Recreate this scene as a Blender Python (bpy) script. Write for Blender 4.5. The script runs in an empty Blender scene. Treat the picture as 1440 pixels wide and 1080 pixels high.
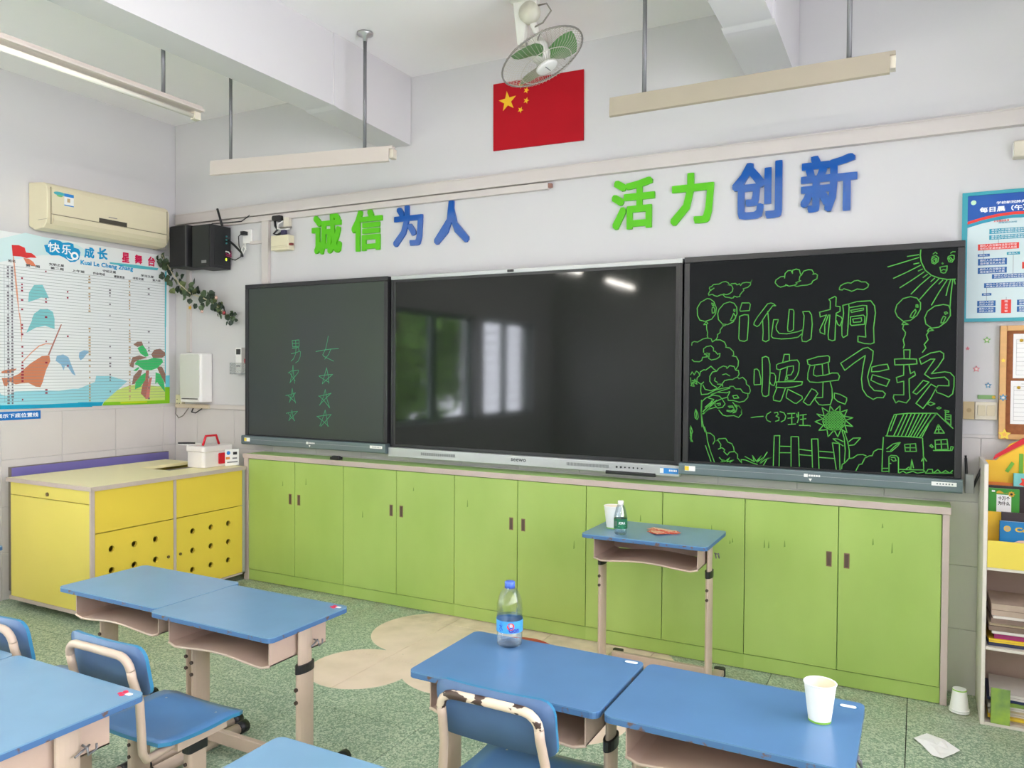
import bpy, bmesh, math, random
from mathutils import Matrix, Vector, Euler

sc = bpy.context.scene
C = sc.collection
PI = math.pi
random.seed(7)

# ---------------------------------------------------------------- camera
cd = bpy.data.cameras.new('camera'); cam = bpy.data.objects.new('camera', cd); C.objects.link(cam)
cd.sensor_width = 36; cd.lens = 27.24; cd.clip_start = 0.02; cd.clip_end = 200
R3 = Matrix(((0.885115, -0.014162, 0.465157), (0.465328, 0.013135, -0.885041), (0.006424, 0.999813, 0.018216)))
cam.matrix_world = Matrix.Translation((5.19, -4.17, 1.5)) @ R3.to_4x4()
sc.camera = cam

# ---------------------------------------------------------------- world, light, exposure
W = bpy.data.worlds.new('sky'); sc.world = W; W.use_nodes = True
wn = W.node_tree.nodes; wn['Background'].inputs[0].default_value = (0.985, 0.96, 1.09, 1); wn['Background'].inputs[1].default_value = 12.0
sc.view_settings.view_transform = 'Standard'; sc.view_settings.look = 'None'; sc.view_settings.gamma = 1
sc.view_settings.use_curve_mapping = False; sc.view_settings.exposure = 1.86
sc.cycles.use_denoising = True; sc.cycles.max_bounces = 12; sc.cycles.diffuse_bounces = 8
sc.cycles.transparent_max_bounces = 16; sc.cycles.caustics_reflective = False; sc.cycles.caustics_refractive = False
def portal(name, loc, rot, sx, sy):
    l = bpy.data.lights.new(name, 'AREA'); l.shape = 'RECTANGLE'; l.size = sx; l.size_y = sy
    l.cycles.is_portal = True
    o = bpy.data.objects.new(name, l); C.objects.link(o); o.location = loc; o.rotation_euler = rot
RX, RY = 6.3, -7.3        # right wall, back wall
CH = 3.395                # ceiling
LWIN = [(-4.90, -3.10), (-6.62, -5.10)]      # window openings in the left wall (y range)
RWIN = [(-2.9, -1.1), (-4.9, -3.1), (-6.9, -5.1)]
for a, b in LWIN: portal('left_window_portal', (-0.22, (a+b)/2, 1.53), (0, -PI/2, 0), 1.36, b-a)
for a, b in RWIN: portal('right_window_portal', (RX+0.22, (a+b)/2, 1.75), (0, PI/2, 0), 1.5, b-a)

# ---------------------------------------------------------------- materials
MATS = {}
def mat(name, col, rough=0.5, metal=0.0, spec=0.5, var=0.0, vscale=6.0, col2=None, stretch=None, coat=0.0, bump=0.0, bscale=60.0, emit=None, estr=0.0, lo=0.35, hi=0.7, det=4.0):
    if name in MATS: return MATS[name]
    m = bpy.data.materials.new(name); m.use_nodes = True; nt = m.node_tree; b = nt.nodes['Principled BSDF']
    c = (col[0], col[1], col[2], 1)
    b.inputs['Base Color'].default_value = c; b.inputs['Roughness'].default_value = rough
    b.inputs['Metallic'].default_value = metal; b.inputs['Specular IOR Level'].default_value = spec
    b.inputs['Coat Weight'].default_value = coat; b.inputs['Coat Roughness'].default_value = 0.08
    if emit: b.inputs['Emission Color'].default_value = (*emit, 1); b.inputs['Emission Strength'].default_value = estr
    tc = nt.nodes.new('ShaderNodeTexCoord'); mp = nt.nodes.new('ShaderNodeMapping'); nt.links.new(tc.outputs['Object'], mp.inputs[0])
    if stretch: mp.inputs['Scale'].default_value = stretch
    if var > 0 or col2:
        n = nt.nodes.new('ShaderNodeTexNoise'); n.inputs['Scale'].default_value = vscale; n.inputs['Detail'].default_value = det
        nt.links.new(mp.outputs[0], n.inputs['Vector'])
        mr = nt.nodes.new('ShaderNodeMapRange'); mr.inputs[1].default_value = lo; mr.inputs[2].default_value = hi
        nt.links.new(n.outputs['Fac'], mr.inputs[0])
        mx = nt.nodes.new('ShaderNodeMix'); mx.data_type = 'RGBA'; nt.links.new(mr.outputs[0], mx.inputs[0])
        if col2 is None: col2 = [v*(1-var) for v in col]
        mx.inputs[6].default_value = c; mx.inputs[7].default_value = (*col2[:3], 1)
        nt.links.new(mx.outputs[2], b.inputs['Base Color'])
    if bump > 0:
        n2 = nt.nodes.new('ShaderNodeTexNoise'); n2.inputs['Scale'].default_value = bscale
        nt.links.new(mp.outputs[0], n2.inputs['Vector'])
        bp = nt.nodes.new('ShaderNodeBump'); bp.inputs['Strength'].default_value = bump; bp.inputs['Distance'].default_value = 0.01
        nt.links.new(n2.outputs['Fac'], bp.inputs['Height']); nt.links.new(bp.outputs[0], b.inputs['Normal'])
    MATS[name] = m; return m
def S(r, g, b):           # sRGB 0-255 to linear
    f = lambda v: (v/255/12.92) if v/255 <= .04045 else ((v/255+.055)/1.055)**2.4
    return (f(r), f(g), f(b))
def clear(name, tint, amount=0.12, rough=0.05):
    if name in MATS: return MATS[name]
    m = bpy.data.materials.new(name); m.use_nodes = True; nt = m.node_tree; nt.nodes.remove(nt.nodes['Principled BSDF'])
    out = nt.nodes['Material Output']; t = nt.nodes.new('ShaderNodeBsdfTransparent'); t.inputs[0].default_value = (*tint, 1)
    g = nt.nodes.new('ShaderNodeBsdfGlossy'); g.inputs['Roughness'].default_value = rough
    lw = nt.nodes.new('ShaderNodeLayerWeight'); lw.inputs[0].default_value = 0.35
    ad = nt.nodes.new('ShaderNodeMath'); ad.operation = 'MULTIPLY_ADD'; ad.inputs[1].default_value = 0.35; ad.inputs[2].default_value = amount
    nt.links.new(lw.outputs['Fresnel'], ad.inputs[0])
    mx = nt.nodes.new('ShaderNodeMixShader'); nt.links.new(ad.outputs[0], mx.inputs[0]); nt.links.new(t.outputs[0], mx.inputs[1]); nt.links.new(g.outputs[0], mx.inputs[2])
    nt.links.new(mx.outputs[0], out.inputs[0]); MATS[name] = m; return m

wall_m = mat('white_wall_paint', S(208, 206, 207), 0.7, var=0.03, vscale=1.5, bump=0.05, bscale=25)
ceil_m = mat('white_ceiling_paint', S(246, 243, 244), 0.85, var=0.03, vscale=1.2)
tile_w = mat('glazed_white_wall_tile', S(211, 206, 204), 0.22, var=0.04, vscale=3)
cream = mat('cream_plastic', S(216, 208, 190), 0.45, var=0.05)
trunk_m = mat('offwhite_cable_trunking', S(206, 198, 194), 0.5, var=0.04, vscale=4)
desk_blue = mat('blue_laminate_desktop', S(88, 128, 170), 0.3, var=0.10, vscale=5, coat=0.25)
desk_blue_sheen = mat('pale_blue_desktop_with_sheen', S(106, 144, 174), 0.3, var=0.10, vscale=5, coat=0.25)  # window sheen of the lower left desk mixed in as a paler blue
edge_blue = mat('worn_blue_desk_edge', S(64, 102, 146), 0.5, col2=S(96, 72, 64), vscale=34, lo=.6, hi=.66)
beige_metal = mat('beige_painted_steel', S(188, 168, 150), 0.42, var=0.09, vscale=9)
beige_worn = mat('beige_painted_steel_with_bare_dark_patches', S(208, 190, 170), 0.42, col2=S(62, 44, 38), vscale=24, lo=.515, hi=.53, stretch=(.6, 1, 1), det=3)
box_metal = mat('pinkish_beige_book_box', S(186, 162, 146), 0.5, var=0.12, vscale=5)
black = mat('black_plastic', S(28, 28, 30), 0.4)
black_matte = mat('matte_black_cabinet_vinyl', S(38, 38, 40), 0.55, bump=0.1, bscale=200)
chair_blue = mat('blue_plywood_laminate', S(76, 120, 168), 0.35, var=0.12, vscale=6, coat=0.15)
chair_back = mat('slate_blue_backrest', S(74, 104, 146), 0.5, var=0.18, vscale=8)
teal_edge = mat('teal_plastic_edge', S(50, 122, 160), 0.4)
white_m = mat('white_plastic', S(236, 234, 230), 0.4)
paper_m = mat('white_paper', S(240, 238, 238), 0.8)
red_m = mat('red_plastic', S(205, 15, 40), 0.4)
steel = mat('grey_steel_rod', S(122, 122, 124), 0.4, metal=0.35)
chrome = mat('brushed_metal', S(190, 190, 188), 0.3, metal=0.8)
trimgrey = mat('silver_pink_edge_trim', S(190, 174, 166), 0.5, var=0.06)
screw_m = mat('dark_screw', S(70, 56, 50), 0.5, metal=0.3)
dark = mat('dark_gap', S(22, 20, 20), 0.8)

# ---------------------------------------------------------------- mesh helpers
class MB:
    def __init__(s): s.v = []; s.f = []; s.mi = []; s.mats = []; s.sm = []
    def m(s, mt):
        if mt not in s.mats: s.mats.append(mt)
        return s.mats.index(mt)
    def add(s, vs, fs, mt, smooth=False, M=None):
        o = len(s.v); k = s.m(mt)
        s.v += [tuple(M @ Vector(v)) if M else tuple(v) for v in vs]
        for f in fs: s.f.append(tuple(i+o for i in f)); s.mi.append(k); s.sm.append(smooth)
        return s
    def box(s, x0, x1, y0, y1, z0, z1, mt, M=None):
        x0, x1 = min(x0, x1), max(x0, x1); y0, y1 = min(y0, y1), max(y0, y1); z0, z1 = min(z0, z1), max(z0, z1)
        vs = [(x, y, z) for z in (z0, z1) for x, y in ((x0, y0), (x1, y0), (x1, y1), (x0, y1))]
        return s.add(vs, [(3, 2, 1, 0), (4, 5, 6, 7), (0, 1, 5, 4), (1, 2, 6, 5), (2, 3, 7, 6), (3, 0, 4, 7)], mt, M=M)
    def prism(s, poly, axis, a, b, mt, M=None, side=None):
        # poly in the two other axes (x,y for z; x,z for y; y,z for x), extruded along axis from a to b
        def P(u, v, w): return {'z': (u, v, w), 'y': (u, w, v), 'x': (w, u, v)}[axis]
        n = len(poly); vs = [P(u, v, a) for u, v in poly] + [P(u, v, b) for u, v in poly]
        area = sum(poly[i][0]*poly[(i+1) % n][1]-poly[(i+1) % n][0]*poly[i][1] for i in range(n))
        flip = (area < 0) ^ (b < a) ^ (axis == 'y')
        caps = [tuple(range(n))[::-1], tuple(range(n, 2*n))]; sd = [(i, (i+1) % n, n+(i+1) % n, n+i) for i in range(n)]
        if flip: caps = [c[::-1] for c in caps]; sd = [c[::-1] for c in sd]
        s.add(vs, caps, mt, M=M); o = len(s.v)-2*n; k = s.m(side or mt)
        for f in sd: s.f.append(tuple(i+o for i in f)); s.mi.append(k); s.sm.append(False)
        return s
    def rbox(s, x0, x1, y0, y1, z0, z1, r, mt, axis='z', n=4, M=None, side=None):
        R = {'z': ((x0, x1), (y0, y1), (z0, z1)), 'y': ((x0, x1), (z0, z1), (y0, y1)), 'x': ((y0, y1), (z0, z1), (x0, x1))}[axis]
        return s.prism(rrect(*R[0], *R[1], r, n), axis, R[2][0], R[2][1], mt, M=M, side=side)
    def tube(s, pts, r, mt, n=8, closed=False, caps=True, ry=None, M=None):
        pts = [Vector(p) for p in pts]; N = len(pts); vs = []; fs = []
        prev = None
        for i, p in enumerate(pts):
            a = pts[(i-1) % N] if (closed or i > 0) else p; b = pts[(i+1) % N] if (closed or i < N-1) else p
            t = (b-a).normalized()
            up = prev if prev is not None else (Vector((0, 0, 1)) if abs(t.z) < .9 else Vector((0, 1, 0)))
            u = (up-t*up.dot(t)).normalized(); w = t.cross(u); prev = u
            rr = r[i] if isinstance(r, (list, tuple)) else r
            for k in range(n):
                an = 2*PI*k/n; vs.append(p+u*math.cos(an)*rr+w*math.sin(an)*(ry or rr))
        M_ = N if closed else N-1
        for i in range(M_):
            for k in range(n):
                a0 = i*n+k; a1 = i*n+(k+1) % n; b0 = ((i+1) % N)*n+k; b1 = ((i+1) % N)*n+(k+1) % n
                fs.append((a0, a1, b1, b0))
        s.add(vs, fs, mt, True, M=M)
        if caps and not closed:
            o = len(s.v)-len(vs); k = s.m(mt)
            s.f.append(tuple(o+i for i in range(n))[::-1]); s.mi.append(k); s.sm.append(False)
            s.f.append(tuple(o+(N-1)*n+i for i in range(n))); s.mi.append(k); s.sm.append(False)
        return s
    def lathe(s, prof, mt, c=(0, 0, 0), n=24, M=None, cap=True):
        vs = []; fs = []
        for r, z in prof:
            for k in range(n): a = 2*PI*k/n; vs.append((c[0]+r*math.cos(a), c[1]+r*math.sin(a), c[2]+z))
        for i in range(len(prof)-1):
            for k in range(n): fs.append((i*n+k, i*n+(k+1) % n, (i+1)*n+(k+1) % n, (i+1)*n+k))
        s.add(vs, fs, mt, True, M=M)
        if cap:
            o = len(s.v)-len(vs); kk = s.m(mt)
            if prof[0][0] > 1e-4: s.f.append(tuple(o+i for i in range(n))[::-1]); s.mi.append(kk); s.sm.append(False)
            if prof[-1][0] > 1e-4: s.f.append(tuple(o+(len(prof)-1)*n+i for i in range(n))); s.mi.append(kk); s.sm.append(False)
        return s
    def disc(s, c, r, axis, t, mt, n=16, M=None):
        poly = [(c[0]+r*math.cos(2*PI*k/n), c[1]+r*math.sin(2*PI*k/n)) for k in range(n)]
        return s.prism(poly, axis, t[0], t[1], mt, M=M)
    def build(s, name, parent=None, bevel=0, seg=2, **tags):
        me = bpy.data.meshes.new(name); me.from_pydata(s.v, [], s.f)
        for mt in s.mats: me.materials.append(mt)
        me.polygons.foreach_set('material_index', s.mi); me.polygons.foreach_set('use_smooth', s.sm); me.update()
        o = bpy.data.objects.new(name, me); C.objects.link(o)
        if parent: o.parent = parent
        if bevel:
            b = o.modifiers.new('bevel', 'BEVEL'); b.width = bevel; b.segments = seg; b.limit_method = 'ANGLE'; b.angle_limit = math.radians(40)
        for k, v in tags.items(): o[k] = v
        return o
def rrect(x0, x1, y0, y1, r, n=4):
    out = []
    for cx, cy, a in ((x1-r, y0+r, -PI/2), (x1-r, y1-r, 0), (x0+r, y1-r, PI/2), (x0+r, y0+r, PI)):
        for k in range(n+1): t = a+PI/2*k/n; out.append((cx+r*math.cos(t), cy+r*math.sin(t)))
    return out
def star(cx, cy, r, ri=.4, rot=PI/2, n=5):
    return [(cx+(r if k % 2 == 0 else r*ri)*math.cos(rot+PI*k/n), cy+(r if k % 2 == 0 else r*ri)*math.sin(rot+PI*k/n)) for k in range(2*n)]
def thing(name, label, cat, loc=(0, 0, 0), rz=0, group=None):
    o = bpy.data.objects.new(name, None); C.objects.link(o); o.location = loc; o.rotation_euler = (0, 0, rz)
    o.empty_display_size = 0.05
    o['label'] = label; o['category'] = cat
    if group: o['group'] = group
    return o
def tag(o, label, cat, group=None):
    o['label'] = label; o['category'] = cat
    if group: o['group'] = group
    return o
def dup(root, loc, rz, label, group=None):
    r = root.copy(); C.objects.link(r); r.location = loc; r.rotation_euler = (0, 0, rz); r['label'] = label
    if group: r['group'] = group
    for ch in list(root.children):
        c = ch.copy(); C.objects.link(c); c.parent = r
        for g in list(ch.children):
            d = g.copy(); C.objects.link(d); d.parent = c
    return r
_tc = {}
def glyphs(body, bold=0.0, depth=0.0):
    key = (body, bold, depth)
    if key in _tc: return _tc[key]
    c = bpy.data.curves.new('t', 'FONT'); c.body = body; c.resolution_u = 2; c.offset = bold; c.extrude = depth/2 if depth else 0
    o = bpy.data.objects.new('t', c); C.objects.link(o); dg = bpy.context.evaluated_depsgraph_get()
    me = bpy.data.meshes.new_from_object(o.evaluated_get(dg))
    vs = [tuple(v.co) for v in me.vertices]; fs = [tuple(p.vertices) for p in me.polygons]
    bpy.data.objects.remove(o); bpy.data.curves.remove(c); bpy.data.meshes.remove(me)
    _tc[key] = (vs, fs); return _tc[key]
def text(mb, body, plane, u0, u1, v0, v1, w, mt, bold=0.0, depth=0.0):
    """fit the text to the box u0..u1 x v0..v1 on a wall plane. plane 'y': u=x facing -y ; 'x': u=y facing +x ; 'z': lying flat"""
    vs, fs = glyphs(body, 0.0, 1.0 if depth else 0.0)
    if not vs: return
    xs = [v[0] for v in vs]; ys = [v[1] for v in vs]; ax, bx, ay, by = min(xs), max(xs), min(ys), max(ys)
    nb = 8 if bold > .027 else 4
    # heavier strokes: the outline repeated around a small ring
    ring = [(math.cos(2*PI*k/nb+PI/4)*bold*(1.3 if k % (nb//4) == 0 else 1), math.sin(2*PI*k/nb+PI/4)*bold*(1.3 if k % (nb//4) == 0 else 1)) for k in range(nb)] if bold > 0 else [(0.0, 0.0)]
    sx_ = (u1-u0)/max(bx-ax+2*bold, 1e-6); sy_ = (v1-v0)/max(by-ay+2*bold, 1e-6)
    for q, (dx, dy) in enumerate(ring):
        out = []
        for x, y, z in vs:
            u = u0+(x-ax+bold+dx)*sx_; v = v0+(y-ay+bold+dy)*sy_; d = z*depth+q*1e-6
            out.append({'y': (u, w-d, v), 'x': (w+d, u, v), 'z': (u, v, w+d)}[plane])
        mb.add(out, fs, mt)
def ribbon(mb, pts, wd, mt, y, ox):
    for i in range(len(pts)-1):
        a = Vector(pts[i]); b = Vector(pts[i+1]); d = b-a
        if d.length < 1e-5: continue
        d.normalize(); n = Vector((-d.y, d.x))*wd/2; e = d*wd*.3; a2 = a-e; b2 = b+e
        mb.add([(ox+p.x, y, p.y) for p in (a2-n, b2-n, b2+n, a2+n)], [(0, 1, 2, 3)], mt)

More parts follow.
